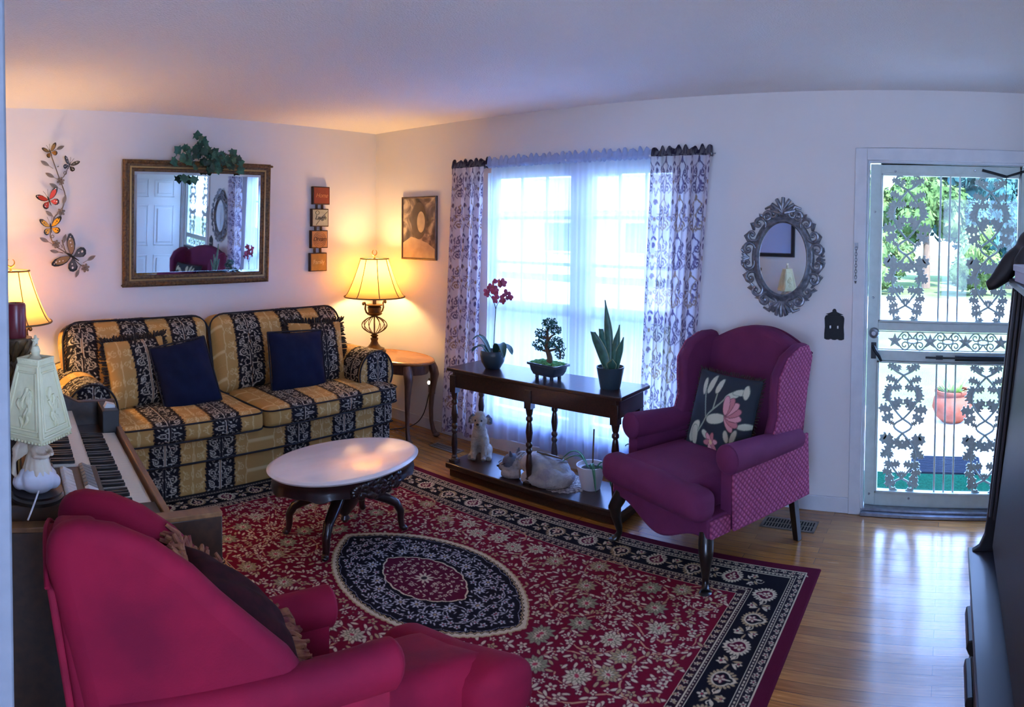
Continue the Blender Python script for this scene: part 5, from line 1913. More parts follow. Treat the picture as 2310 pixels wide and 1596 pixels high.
for (x, z), r in (((-2.733, 1.949), .027), ((-2.732, 1.741), .028), ((-2.77, 1.523), .028), ((-2.566, 1.356), .030)):
    mb = MB()
    for k in range(6):
        a = 2 * PI * k / 6 + .3
        c = wp(x + .62 * r * math.cos(a), z + .62 * r * math.sin(a), -.036)
        mb.ell(c, (.42 * r, .004, .30 * r), 12, 6, Matrix.Rotation(-a, 3, 'Y'))
    mb.ell(wp(x, z, -.040), (.25 * r, .006, .25 * r), 10, 6)
    mb.build('flower', m_bl, bv_)
UPW = [(0, .02), (.12, .30), (.34, .66), (.62, .92), (.90, 1.0), (1.0, .92), (.98, .70), (.86, .46), (.66, .22), (.40, .04), (.12, -.02)]
LOW = [(0, 0), (.16, -.02), (.44, .02), (.66, -.10), (.74, -.32), (.68, -.54), (.50, -.70), (.30, -.66), (.16, -.44), (.06, -.16)]
def butterfly(c, size, ang, cols, spots, fold=.35, squeeze=1.0):
    """wings spread, head along ang (radians from +X, in the wall plane)"""
    b = MB()
    hd = Vector((math.cos(ang), 0, math.sin(ang)))
    rt = Vector((math.sin(ang), 0, -math.cos(ang)))
    o = Vector(wp(c[0], c[1], -.045))
    b.tube([tuple(o - hd * size * .42), tuple(o - hd * size * .1), tuple(o + hd * size * .2), tuple(o + hd * size * .32)], [size * .02, size * .05, size * .06, size * .03], 8)
    for s in (-1, 1):
        b.tube([tuple(o + hd * size * .3 + rt * s * .003), tuple(o + hd * size * .62 + rt * s * size * .12 + Vector((0, -.012, 0))), tuple(o + hd * size * .85 + rt * s * size * .20 + Vector((0, -.012, 0)))], .0012, 5)
    body = b.build('butterfly', m_bw['black'], bv_)
    for s in (-1, 1):
        for outl, colr, hf in ((UPW, cols[0], .05), (LOW, cols[1], -.04)):
            mb = MB()
            def P(u, v, q, s=s):
                return tuple(o + rt * s * (u * size * .92 * squeeze * math.cos(fold) + .003) + hd * (v * size * .72 + hf * size) + Vector((0, -u * size * .92 * math.sin(fold) - q, 0)))
            mb.mi = 1
            mb.prism(outl, 0, .0012, P)
            cu, cv = sum(p[0] for p in outl) / len(outl), sum(p[1] for p in outl) / len(outl)
            mb.mi = 0
            k_ = .78
            inn = [(cu * .86 + (u - cu) * k_, cv * .9 + (v - cv) * k_) for u, v in outl]
            mb.prism(inn, .0012, .0020, P)
            mb.mi = 2
            for su, sv, sr in (spots if outl is UPW else [(.50, -.36, .07), (.34, -.2, .05)]):
                mb.prism([(su + sr * math.cos(a), sv + sr * math.sin(a)) for a in np.linspace(0, 2 * PI, 10, endpoint=False)], .0020, .0026, P)
            mb.build('wing', [m_bw[colr], m_bw['black'], m_bw[cols[2]]], body)
butterfly((-2.804, 2.143), .062, R(112), ('tan', 'amber', 'black'), [(.7, .72, .05)], .5)
butterfly((-2.674, 2.055), .064, R(70), ('grey', 'black', 'white'), [(.62, .70, .08), (.78, .80, .05), (.4, .36, .05)], .45)
butterfly((-2.817, 1.818), .088, R(112), ('red', 'red', 'white'), [(.84, .84, .06), (.70, .78, .035)], .3)
butterfly((-2.808, 1.636), .088, R(98), ('yellow', 'yellow', 'black'), [(.72, .74, .07), (.86, .84, .06), (.55, .50, .06), (.42, .34, .04)], .4)
butterfly((-2.662, 1.437), .135, R(148), ('tan', 'grey', 'white'), [(.72, .74, .05), (.58, .56, .05), (.86, .8, .035), (.45, .36, .04)], .15)

# ---- hanging word blocks
m_blk = material('block_edge_wood', '#3a2219', .6)
pq = thing('word_plaque', 'four linked wooden blocks reading Home, Laugh, Dream, Family beside the lamp', 'wall sign', (-.62, -.002, 1.62))
faces = [('Home', '#8e3f22', '#d08a5a', (-.607, 1.886), .145), ('Laugh', '#b3b59c', '#2a241c', (-.619, 1.706), .145), ('Dream', '#bb8a55', '#4a2a18', (-.627, 1.531), .145), ('Family', '#a07b35', '#ddc07c', (-.636, 1.345), .150)]
for i, (txt, bc, tc_, (x, z), hgt) in enumerate(faces):
    w2, h2 = .083, hgt / 2
    bl = MB().box((x + .62 - w2, -.030, z - 1.62 - h2), (x + .62 + w2, 0, z - 1.62 + h2)).build('block', m_blk, pq, bevel=.002)
    mf = material('block_face_' + txt.lower(), bc, .6, noise=(26, .5, '#' + ''.join('%02x' % max(0, int(int(bc[j:j + 2], 16) * .8)) for j in (1, 3, 5))))
    MB().box((x + .62 - w2 + .008, -.032, z - 1.62 - h2 + .008), (x + .62 + w2 - .008, -.029, z - 1.62 + h2 - .008)).build('face', mf, bl)
    if txt == 'Dream':
        mr = MB()
        for r in (.022, .036, .050, .063):
            mr.tube([(x + .62 + r * math.cos(a), -.0325, z - 1.62 - .005 + r * math.sin(a)) for a in np.linspace(0, 2 * PI, 30, endpoint=False)], .0022, 5, closed=True)
        mr.build('ring_pattern', material('ring_inlay', '#a06c3c', .6), bl)
    if txt == 'Laugh':
        ms = MB()
        ms.tube([(x + .62 - .045 + .0, -.033, z - 1.62 - .060), (x + .62 + .0, -.033, z - 1.62 - .01), (x + .62 + .07, -.033, z - 1.62 + .05)], .0018, 5)
        ms.tube([(x + .62 - .03 + .018 * math.cos(a), -.033, z - 1.62 + .040 + .016 * math.sin(a)) for a in np.linspace(0, 2 * PI, 16, endpoint=False)], .0016, 5, closed=True)
        ms.build('scroll_flourish', m_bw['black'], bl)
    cu = bpy.data.curves.new('lettering', 'FONT')
    cu.body = txt
    cu.size = .050 if txt != 'Family' else .048
    cu.align_x, cu.align_y = 'CENTER', 'CENTER'
    cu.shear = .35 if txt != 'Family' else 0
    cu.extrude = .0008
    cu.space_character = .92
    tmp = bpy.data.objects.new('lettering_curve', cu)
    COL.objects.link(tmp)
    bpy.context.view_layer.update()
    tme = bpy.data.meshes.new_from_object(tmp.evaluated_get(bpy.context.evaluated_depsgraph_get()))
    bpy.data.objects.remove(tmp)
    to = bpy.data.objects.new('lettering', tme)
    COL.objects.link(to)
    tme.materials.clear()
    tme.materials.append(material('lettering_' + txt.lower(), tc_, .5))
    to.parent = bl
    to.location = (x + .62, -.0335, z - 1.62)
    to.rotation_euler = (PI / 2, 0, 0)
    if i < 3:
        nz = faces[i + 1][3][1] + faces[i + 1][4] / 2
        for dx in (-.030, .026):
            MB().box((x + .612 + dx - .009, -.018, nz - 1.62 - .002), (x + .612 + dx + .009, -.010, z - 1.62 - h2 + .002)).build('link', m_blk, pq)

# ---- framed sepia print on the right wall
m_pfr = material('thin_walnut_frame', '#3a2a22', .4, noise=(20, .6, '#6b4f3a'), coat=.3)
def sepia_material():
    m = bpy.data.materials.new('sepia_print')
    m.use_nodes = True
    n, l = m.node_tree.nodes, m.node_tree.links
    b = n['Principled BSDF']
    b.inputs['Roughness'].default_value = .25
    b.inputs['Coat Weight'].default_value = .6
    b.inputs['Coat Roughness'].default_value = .03
    tc = n.new('ShaderNodeTexCoord')
    nz = n.new('ShaderNodeTexNoise')
    nz.inputs['Scale'].default_value = 7
    nz.inputs['Detail'].default_value = 6
    nz.inputs['Distortion'].default_value = 1.2
    l.new(tc.outputs['Object'], nz.inputs['Vector'])
    r = n.new('ShaderNodeValToRGB')
    e = r.color_ramp.elements
    e[0].position, e[0].color = .34, lin('#3f3732')
    e[1].position, e[1].color = .66, lin('#b9a48b')
    k = e.new(.5)
    k.color = lin('#6d6058')
    l.new(nz.outputs['Fac'], r.inputs[0])
    l.new(r.outputs[0], b.inputs['Base Color'])
    return m
pic = thing('framed_picture', 'narrow framed sepia brown print on the right wall near the corner', 'picture', (-.002, -.553, 1.622))
pic.rotation_euler = (0, R(0), 0)
PWd, PHt = .404, .515
P = []
for sy, sz in ((-1, -1), (1, -1), (1, 1), (-1, 1)):
    P.append([(-d, sy * (PWd / 2 - i), sz * (PHt / 2 - i)) for i, d in ((0, 0), (0, .014), (.004, .019), (.012, .019), (.016, .012), (.016, 0))])
MB().grid(P, cu=True, cv=True).build('frame', m_pfr, pic, smooth=20)
MB().box((-.010, -PWd / 2 + .014, -PHt / 2 + .014), (-.006, PWd / 2 - .014, PHt / 2 - .014)).build('print', sepia_material(), pic)
# plain tonal shapes in the print: a pale robe-like band and a soft dark mass, nothing recognisable
m_s1 = material('sepia_light', '#a8937b', .3, noise=(14, .6, '#c7b294'), coat=.5)
m_s2 = material('sepia_dark', '#4a4039', .3, noise=(12, .6, '#5d5148'), coat=.5)
MB().prism([(.186, -.242), (-.186, -.242), (-.186, -.17), (-.10, -.12), (0, -.09), (.09, -.07), (.186, -.12)], .0102, .0106, lambda u, v, t: (-t, u, v)).build('pale_foreground', m_s1, pic)
MB().prism([(.09 * math.cos(a) + .0, .15 * math.sin(a) + .06) for a in np.linspace(0, 2 * PI, 40, endpoint=False)], .0103, .0108, lambda u, v, t: (-t, u, v)).build('dark_mass', m_s2, pic)
MB().prism([(-.025 + .045 * math.cos(a), .085 * math.sin(a) + .05) for a in np.linspace(0, 2 * PI, 40, endpoint=False)], .0107, .0112, lambda u, v, t: (-t, u, v)).build('light_patch', m_s1, pic)

# ---- oval mirror with carved silver frame
m_silv = material('carved_pewter', '#8b8f99', .38, .55, noise=(45, .7, '#54565f'), bump=(60, .3, .004))
ov = thing('oval_mirror', 'ornate carved silver oval mirror between the curtain and the door', 'mirror', (-.013, -3.461, 1.465), R(-2))
# local u = across (-y in world looks right), v = up; built on the wall facing -X
def O(u, v, d):
    return (-d, -u, v)
EA, EB = .150, .215
ring = []
for k in range(72):
    a = 2 * PI * k / 72
    ring.append([O((EA + o) * math.cos(a), (EB + o) * math.sin(a), d) for o, d in ((-.006, .006), (-.004, .022), (.004, .030), (.014, .026), (.018, .018), (.030, .016), (.040, .010), (.040, 0))])
MB().grid(ring, cu=True).build('frame', m_silv, ov, smooth=60)
MB().prism([(EA * math.cos(a), EB * math.sin(a)) for a in np.linspace(0, 2 * PI, 72, endpoint=False)], .006, .010, lambda u, v, t: O(u, v, t)).build('mirror_glass', m_mirror, ov)
def scroll(mb, cu, cv, r, a0, hand, turns=1.15, w=.011, d0=.014):
    pts, rad = [], []
    for i in range(24):
        t = i / 23
        rr_ = r * (1 - .82 * t)
        a = a0 + hand * 2 * PI * turns * t
        pts.append(O(cu + rr_ * math.cos(a), cv + rr_ * math.sin(a), d0 + .014 * t))
        rad.append(w * (.45 + .55 * math.sin(PI * min(1, t * 1.1 + .08))))
    mb.tube(pts, rad, 8)
    mb.ell(O(cu, cv, d0 + .012), (.008, .010, .010), 8, 6)
for sgn in (-1, 1):
    for k in range(8):
        a = R(-62 + 128 * k / 7)
        ru, rv = EA + .062, EB + .058
        cu, cv = sgn * ru * math.cos(a), rv * math.sin(a)
        mb = MB()
        scroll(mb, cu, cv, .040, math.atan2(math.sin(a), sgn * math.cos(a)) + PI * .9 * sgn, sgn if k % 2 else -sgn)
        tx, tz = -math.sin(a) * ru * sgn, math.cos(a) * rv
        L = math.hypot(tx, tz)
        tx, tz = tx / L, tz / L
        for q in range(3):
            mb.tube([O(cu - tx * .05 + sgn * .004 * q, cv - tz * .05, .012), O(cu - tx * .02 + sgn * (.018 + .010 * q), cv - tz * .02 + .008 * q, .022), O(cu + tx * .03 + sgn * (.026 + .008 * q), cv + tz * .03 - .006 * q, .012)], [.004, .008, .003], 7)
        mb.build('carved_scroll', m_silv, ov)
def fan(v0, dirn, n, L, spread, name):
    mb = MB()
    for k in range(n):
        t = (k / (n - 1) - .5) * 2
        a = PI / 2 * dirn + t * spread
        l_ = L * (1 - .28 * t * t)
        mb.tube([O(.012 * t, v0, .014), O(l_ * .5 * math.cos(a) + .02 * t, v0 + l_ * .55 * math.sin(a), .030), O(l_ * math.cos(a) * 1.05, v0 + l_ * math.sin(a), .020), O(l_ * math.cos(a) * 1.12 + .014 * t, v0 + l_ * .93 * math.sin(a), .012)], [.006, .011, .012, .006], 8)
    for s in (-1, 1):
        scroll(mb, s * .055, v0 + dirn * .012, .030, PI / 2, -s * dirn, 1.2, .010)
        scroll(mb, s * .098, v0 + dirn * -.005, .028, PI / 2, s * dirn, 1.2, .009)
        mb.tube([O(s * .03, v0, .016), O(s * .075, v0 + dirn * .055, .024), O(s * .11, v0 + dirn * .04, .014)], [.006, .012, .006], 8)
    mb.build(name, m_silv, ov)
fan(EB + .035, 1, 7, .105, 1.15, 'top_crest')
fan(-EB - .035, -1, 7, .085, 1.05, 'bottom_crest')
for s in (-1, 1):
    mb = MB()
    for k in range(5):
        a = (k / 4 - .5) * 1.5
        mb.tube([O(s * (EA + .055), 0, .014), O(s * (EA + .085), .035 * math.sin(a), .026), O(s * (EA + .055 + .05 * math.cos(a)), .062 * math.sin(a), .012)], [.006, .009, .004], 7)
    mb.build('side_fan', m_silv, ov)

# ---- switch plate, chain, outlet, floor registers
m_iron = material('black_iron', '#15191d', .5, .5, bump=(60, .3, .003))
sw = thing('switch_plate', 'black iron double switch plate with an eagle crest by the door', 'light switch', (-.002, -3.772, 1.078))
n_ = 9
sc_ = [(-.058 + .116 * k / n_, -.070 - .006 * abs(math.sin(PI * k / 3))) for k in range(n_ + 1)]
pl_ = sc_ + [(.058, -.04), (.055, 0), (.058, .05), (.052, .064), (.03, .072), (-.03, .072), (-.052, .064), (-.058, .05), (-.055, 0), (-.058, -.04)]
MB().prism(pl_, 0, .006, lambda u, v, t: (-t, -u, v)).build('plate', m_iron, sw, bevel=.002)
eg = MB()
eg.prism([(-.052, .073), (-.030, .080), (-.012, .088), (-.012, .098), (-.004, .106), (.006, .104), (.010, .096), (.012, .088), (.030, .080), (.052, .073), (.02, .068), (-.02, .068)], 0, .008, lambda u, v, t: (-t, -u, v))
eg.build('eagle_crest', m_iron, sw, bevel=.002)
for u in (-.022, .022):
    MB().box((-.016, -u - .004, -.008), (-.005, -u + .004, .008)).build('toggle', m_white, sw, bevel=.0015)
dc = thing('door_chain', 'small steel door chain guard on the door casing above the switch', 'door chain', (-.019, -3.893, 1.55))
cm = MB().box((-.004, -.010, -.012), (0, .010, .018))
for k in range(11):
    z = -.014 - .0165 * k
    ring = []
    for q in range(12):
        a = 2 * PI * q / 12
        u, v = .0065 * math.cos(a), .0115 * math.sin(a)
        ring.append((-.006 + (u if k % 2 else 0), (0 if k % 2 else u), z + v))
    cm.tube(ring, .0018, 5, closed=True)
cm.cyl((-.006, 0, -.20), (-.006, 0, -.215), .007, .004, 8)
cm.build('chain', m_steel, dc)
ot = thing('wall_outlet', 'brown wall outlet with a night light behind the end table leg', 'outlet', (-.001, -.70, .355))
MB().box((-.006, -.036, -.058), (0, .036, .058)).build('plate', material('brown_plate', '#6a5b50', .5), ot, bevel=.002)
MB().box((-.030, -.016, .0), (-.006, .016, .045)).build('plug', m_darkmetal, ot, bevel=.003)
MB().ell((-.036, 0, .032), (.012, .013, .015), 12, 8).build('night_light', material('nightlight_lens', '#f2f2f0', .3, emit=('#fff4e0', 2)), ot)
co = MB().tube(curve([(-.62, -.30, .006), (-.40, -.44, .006), (-.28, -.47, .006), (-.10, -.56, .02), (-.04, -.64, .12), (-.02, -.70, .34)], 8), .004, 6)
lc = co.build('lamp_cord', m_okeyb)
tag(lc, 'dark lamp cord running along the baseboard under the end table', 'cord')
m_vent = material('floor_register_metal', '#8d8479', .45, .5)
m_hole = material('vent_dark', '#0c0b0b', .9)
def register(label, lo, hi, n, across):
    t = thing('floor_register', label, 'vent', ((lo[0] + hi[0]) / 2, (lo[1] + hi[1]) / 2, 0), 0, 'metal floor registers')
    hx, hy = (hi[0] - lo[0]) / 2, (hi[1] - lo[1]) / 2
    MB().box((-hx + .012, -hy + .012, .0005), (hx - .012, hy - .012, .0015)).build('duct', m_hole, t)
    f = MB().box((-hx, -hy, .0005), (-hx + .016, hy, .005)).box((hx - .016, -hy, .0005), (hx, hy, .005)).box((-hx, -hy, .0005), (hx, -hy + .016, .005)).box((-hx, hy - .016, .0005), (hx, hy, .005))
    f.build('frame', m_vent, t, bevel=.0015)
    s = MB()
    for k in range(n):
        y = -hy + .02 + (2 * hy - .04) * (k + .5) / n
        s.box((-hx + .012, y - .003, .001), (hx - .012, y + .003, .004))
    s.box((-.003, -hy + .012, .001), (.003, hy - .012, .004))
    s.build('louvres', m_vent, t)
register('metal floor register beside the back leg of the plum wing chair', (-.305, -3.735), (-.165, -3.43), 16, 0)
register('metal floor register by the left end of the console table', (-.300, -1.235), (-.205, -.965), 14, 0)
# framed picture on the left wall over the organ: seen only in the oval mirror
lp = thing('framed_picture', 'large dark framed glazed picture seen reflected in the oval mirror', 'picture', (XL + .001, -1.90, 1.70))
P = []
for sy, sz in ((-1, -1), (1, -1), (1, 1), (-1, 1)):
    P.append([(d, sy * (.50 - i), sz * (.36 - i)) for i, d in ((0, 0), (0, .022), (.01, .026), (.035, .022), (.045, .012), (.045, 0))])
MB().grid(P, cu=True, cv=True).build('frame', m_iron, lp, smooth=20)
MB().box((.004, -.46, -.32), (.010, .46, .32)).build('glazed_print', material('print_window_sheen', '#9db4e0', .35), lp)  # window reflection in the glass is painted in as even pale blue
# ================================================================ curtains
def cloth_material(name, base=None, attr=None, transp=.3, transl=.6):
    m = bpy.data.materials.new(name)
    m.use_nodes = True
    n, l = m.node_tree.nodes, m.node_tree.links
    n.remove(n['Principled BSDF'])
    d, t, tr = n.new('ShaderNodeBsdfDiffuse'), n.new('ShaderNodeBsdfTranslucent'), n.new('ShaderNodeBsdfTransparent')
    if attr:
        a = n.new('ShaderNodeAttribute')
        a.attribute_name = attr
        l.new(a.outputs['Color'], d.inputs[0])
        l.new(a.outputs['Color'], t.inputs[0])
    else:
        d.inputs[0].default_value = lin(base)
        t.inputs[0].default_value = lin(base)
    m1, m2 = n.new('ShaderNodeMixShader'), n.new('ShaderNodeMixShader')
    m1.inputs[0].default_value = transl
    l.new(d.outputs[0], m1.inputs[1])
    l.new(t.outputs[0], m1.inputs[2])
    m2.inputs[0].default_value = transp
    l.new(m1.outputs[0], m2.inputs[1])
    l.new(tr.outputs[0], m2.inputs[2])
    l.new(m2.outputs[0], n['Material Output'].inputs[0])
    return m
m_sheer = cloth_material('white_sheer', '#ccd9f7', transp=.17, transl=.62)
m_print = cloth_material('printed_sheer', attr='Col', transp=.05, transl=.55)
m_header = cloth_material('curtain_header_print', attr='Col', transp=0, transl=.2)
def paint_scrolls():
    c = Canvas(.30, .62, .0025, '#dcd8e6', wrap=True)
    d, d2, d3 = '#665b80', '#857a9e', '#957c70'
    for x0, s in ((.0, 1), (.30, -1)):
        for v, k in ((.0, 0), (.31, 1)):
            col = d if k == 0 else d3
            c.spiral(x0 + s * .055, v + .07, .044, 1.5, PI * (s < 0), .013, col, s)
            c.spiral(x0 + s * .050, v + .20, .040, 1.5, PI * (s < 0) + 1, .012, d, -s)
            c.spiral(x0 + s * .112, v + .135, .030, 1.4, 2, .011, d2, s)
            c.line([(x0, v + .02), (x0 + s * .03, v + .11), (x0 + s * .012, v + .16), (x0 + s * .06, v + .25), (x0, v + .30)], .012, col)
            c.line([(x0 + s * .08, v + .03), (x0 + s * .13, v + .07), (x0 + s * .15, v + .0)], .010, d2)
            for q in range(7):
                c.leaf(x0 + s * (.015 + .018 * q), v + .025 + .038 * q, .046, .018, (.9 + .6 * (q % 3)) if s > 0 else PI - (.9 + .6 * (q % 3)), [col, d2, d][q % 3])
            c.leaf(x0, v + .27, .06, .03, PI / 2, col)
            c.leaf(x0 + s * .15, v + .24, .05, .028, PI / 2 * (1 if k else 3), d)
            c.ell(x0 + s * .15, v + .12, .012, .018, 0, d3)
    return c
SCR = paint_scrolls()
rod = thing('curtain_rod', 'thin white curtain rod across the top of the picture window', 'curtain rod', (-.085, -2.03, 2.078))
MB().cyl((0, -1.0, 0), (0, 1.02, 0), .007, n=12).build('rod', m_white, rod)
for y in (-.995, .04, 1.015):
    MB().tube([(0, y, 0), (.03, y, .004), (.082, y, .012)], .004, 6).build('bracket', m_steel, rod)

def curtain(name, label, y0, y1, y0b, y1b, zb, mat, folds, amp, xoff, res, pattern, seed, group, cloth=2.0, header=True):
    """hangs from the rod at z 2.09 between y0..y1 (y decreasing), flaring to y0b..y1b at the hem"""
    t = thing(name, label, 'curtain', (-.085, 0, 0), 0, group)
    rr = np.random.RandomState(seed)
    nu, nv = int(abs(y1 - y0) * cloth / res), int((2.075 - zb) / (res * 1.3))
    s = np.linspace(0, 1, nu)
    zz = np.linspace(2.068, zb, nv)
    S, Z = np.meshgrid(s, zz, indexing='ij')
    tdown = (2.068 - Z) / (2.068 - zb)
    ph = rr.uniform(0, 6, 4)
    fold = np.sin(2 * PI * folds * S + ph[0] + .8 * np.sin(3 * S + ph[1])) + .45 * np.sin(2 * PI * folds * 2.3 * S + ph[2])
    a_ = amp * (.55 + .45 * np.clip(tdown * 6, 0, 1)) * (1 + .25 * np.sin(5 * S + ph[3]))
    Xx = xoff + a_ * fold
    Y = (y0 + (y1 - y0) * S) * (1 - tdown) + (y0b + (y1b - y0b) * S) * tdown + .35 * a_ * np.cos(2 * PI * folds * S + ph[0])
    Zw = Z + .012 * np.sin(7 * S + ph[1]) * tdown
    cols = pattern.sample(np.mod(S * abs(y1 - y0) * cloth, .22) * 1.36, Z * 1.36) if pattern is not None else None
    grid_object('panel', np.stack([Xx, Y, Zw], -1), mat, t, cols)
    # gathered heading over the rod
    nh = int(abs(y1 - y0) / .006)
    sh = np.linspace(0, 1, nh)
    prof = np.linspace(0, 1, 16)
    SH, PR_ = np.meshgrid(sh, prof, indexing='ij')
    ang = PR_ * 2 * PI
    rad = .019 + .007 * np.sin(SH * abs(y1 - y0) * 170 + rr.uniform(0, 6)) + .003 * np.sin(SH * 391)
    ruff = np.where((PR_ > .1) & (PR_ < .4), 1, 0) * (.024 + .014 * np.sin(SH * abs(y1 - y0) * 120))
    Pp = np.stack([-rad * np.cos(ang) * 1.1, y0 + (y1 - y0) * SH, 2.080 + rad * np.sin(ang) * .95 + ruff * np.sin(ang)], -1)
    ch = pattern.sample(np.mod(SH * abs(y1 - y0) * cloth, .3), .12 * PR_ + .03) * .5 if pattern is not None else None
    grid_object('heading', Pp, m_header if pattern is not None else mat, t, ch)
    return t
curtain('printed_curtain', 'purple and white scroll printed curtain panel at the left of the window', -1.005, -1.335, -.905, -1.270, .075, m_print, 3.2, .018, -.036, .0052, SCR, 1, 'printed curtain panels')
curtain('printed_curtain', 'purple and white scroll printed curtain panel at the right of the window', -2.645, -3.035, -2.575, -2.905, .075, m_print, 4.2, .020, -.038, .0052, SCR, 2, 'printed curtain panels')
curtain('sheer_curtain', 'white sheer curtain over the left half of the window', -1.342, -2.02, -1.275, -2.015, .10, m_sheer, 7, .009, .030, .012, None, 3, 'white sheer curtains')
curtain('sheer_curtain', 'white sheer curtain over the right half of the window', -2.022, -2.635, -2.018, -2.575, .10, m_sheer, 6.5, .009, .030, .012, None, 4, 'white sheer curtains')

# ================================================================ plants and figurines on the console
TZ, SZ = .7125, .0865
m_potd = material('dark_glazed_pot', '#2f4350', .35, coat=.3, noise=(10, .4, '#22333f'))
m_leafd = material('dark_green_leaf', '#2c4a3a', .4, noise=(12, .5, '#3d6150'))
m_soil = material('potting_soil', '#2a211b', .95, bump=(120, .6, .006))
m_petal = material('orchid_petal', '#a83f6e', .5, noise=(40, .6, '#c86f95'))
m_stem = material('green_stem', '#4c5f3d', .5)
orc = thing('orchid', 'purple orchid in a rounded dark pot at the left end of the console', 'plant', (-.46, -1.705, TZ))
MB().lathe([(0, 0), (.045, 0), (.050, .004), (.074, .045), (.083, .085), (.080, .112), (.074, .118), (.070, .112), (.066, .100), (0, .098)], n=40).build('pot', m_potd, orc, smooth=50)
MB().lathe([(0, .102), (.04, .104), (.066, .100)], n=24).build('soil', m_soil, orc)
def strap(mb, pts, w, fold=.25, n=9):
    """broad curved leaf along pts with a folded midrib"""
    C_ = curve(pts, 4)
    P = []
    for i, p in enumerate(C_):
        t = i / (len(C_) - 1)
        d = (C_[min(i + 1, len(C_) - 1)] - C_[max(i - 1, 0)]).normalized()
        s_ = d.cross(Vector((0, 0, 1)))
        if s_.length < .05:
            s_ = Vector((0, 1, 0))
        s_.normalize()
        up = s_.cross(d)
        ww = w * (math.sin(PI * min(1, t * .92 + .08)) ** .6)
        P.append([tuple(p + s_ * ww * q + up * (abs(q) * fold * ww - .004)) for q in (-1, -.5, 0, .5, 1)] + [tuple(p + s_ * ww * q + up * (abs(q) * fold * ww)) for q in (1, .5, 0, -.5, -1)])
    return mb.grid(P, cv=True)
for pts, w in (([(0, .02, .10), (.0, .07, .17), (0, .12, .20), (-.01, .17, .17)], .022), ([(-.02, .02, .10), (-.03, .06, .14), (-.05, .10, .135), (-.05, .135, .10)], .026),
               ([(0, -.02, .10), (-.02, -.06, .165), (-.03, -.10, .16), (-.04, -.125, .09)], .033), ([(.02, -.01, .10), (.03, -.05, .15), (.04, -.10, .14), (.04, -.13, .10)], .030)):
    strap(MB(), pts, w).build('leaf', m_leafd, orc, smooth=60)
st = MB().tube(curve([(0, -.005, .10), (0, -.012, .25), (.005, -.016, .36), (0, -.018, .40), (0, .01, .455), (0, .06, .50), (0, .075, .512)]), [.0028] * 37, 6)
st.tube(curve([(.005, -.016, .38), (0, -.035, .42), (0, -.07, .455), (0, -.10, .462), (0, -.125, .458)]), .0022, 6)
st.build('flower_stem', m_stem, orc)
rr = random.Random(12)
for k, (y, z) in enumerate([(.05, .49), (.03, .52), (.01, .555), (-.005, .52), (-.02, .495), (-.025, .455), (-.05, .555), (-.075, .56), (-.095, .49), (-.115, .475), (-.09, .455)]):
    mb = MB()
    c = (rr.uniform(-.02, .02), y, z)
    for q in range(5):
        a = 2 * PI * q / 5 + rr.uniform(0, 1)
        rot = Euler((0, 0, rr.uniform(-.7, .7))).to_matrix() @ Matrix.Rotation(a, 3, 'X')
        off = rot @ Vector((0, .016, 0))
        mb.ell((c[0] + off.x, c[1] + off.y, c[2] + off.z), (.003, .017, .013), 10, 6, rot)
    mb.build('flower', m_petal, orc)

# bonsai
m_potb = material('slate_glazed_pot', '#39495a', .3, coat=.4, noise=(9, .4, '#2b3947'))
m_moss = material('green_moss', '#4f9a55', .9, noise=(60, .8, '#7cc47a'), bump=(150, .9, .01))
m_bleaf = material('bonsai_leaf', '#2f5f58', .5, noise=(60, .6, '#4a8a7a'))
bon = thing('bonsai_tree', 'small bonsai tree in a rectangular footed pot in the middle of the console', 'plant', (-.465, -2.145, TZ), R(-8))
P = []
for z, hx, hy in ((.018, .045, .075), (.022, .050, .085), (.045, .056, .100), (.075, .060, .108), (.080, .070, .122), (.092, .070, .122), (.092, .060, .110), (.080, .058, .106)):
    ring = []
    for sx, sy, a0 in ((1, 1, 0), (-1, 1, 90), (-1, -1, 180), (1, -1, 270)):
        for q in range(4):
            a = R(a0 + 30 * q)
            ring.append((sx * (hx - .012) + .012 * math.cos(a), sy * (hy - .012) + .012 * math.sin(a), z))
    P.append(ring)
pot = MB().grid(P, cv=True)
pot.add(P[0], [tuple(range(16))])
for sx in (-1, 1):
    for sy in (-1, 1):
        pot.box((sx * .035 - .007, sy * .06 - .009, 0), (sx * .035 + .007, sy * .06 + .009, .02))
pot.build('pot', m_potb, bon, smooth=40)
mo = MB()
rr = random.Random(5)
for k in range(46):
    mo.ell((rr.uniform(-.045, .045), rr.uniform(-.095, .095), .086 + rr.uniform(0, .008)), (.016, .018, .010), 8, 6)
mo.build('moss', m_moss, bon)
tr = MB().tube(curve([(0, -.005, .085), (0, -.012, .12), (0, .0, .155), (0, .015, .19), (0, .005, .225), (0, .01, .27), (0, .005, .31)]), list(np.linspace(.020, .006, 37)), 10)
for e in ([(0, .0, .16), (0, .05, .165), (0, .085, .185)], [(0, .0, .165), (0, -.05, .18), (0, -.085, .195)], [(0, .005, .225), (0, -.02, .255), (0, -.055, .275)], [(0, .01, .24), (0, .04, .245), (0, .065, .25)],
          [(0, -.07, .20), (-.01, -.105, .17), (-.015, -.112, .13)]):
    tr.tube(curve(e), list(np.linspace(.009, .004, 9)), 8)
tr.build('trunk', m_bark, bon)
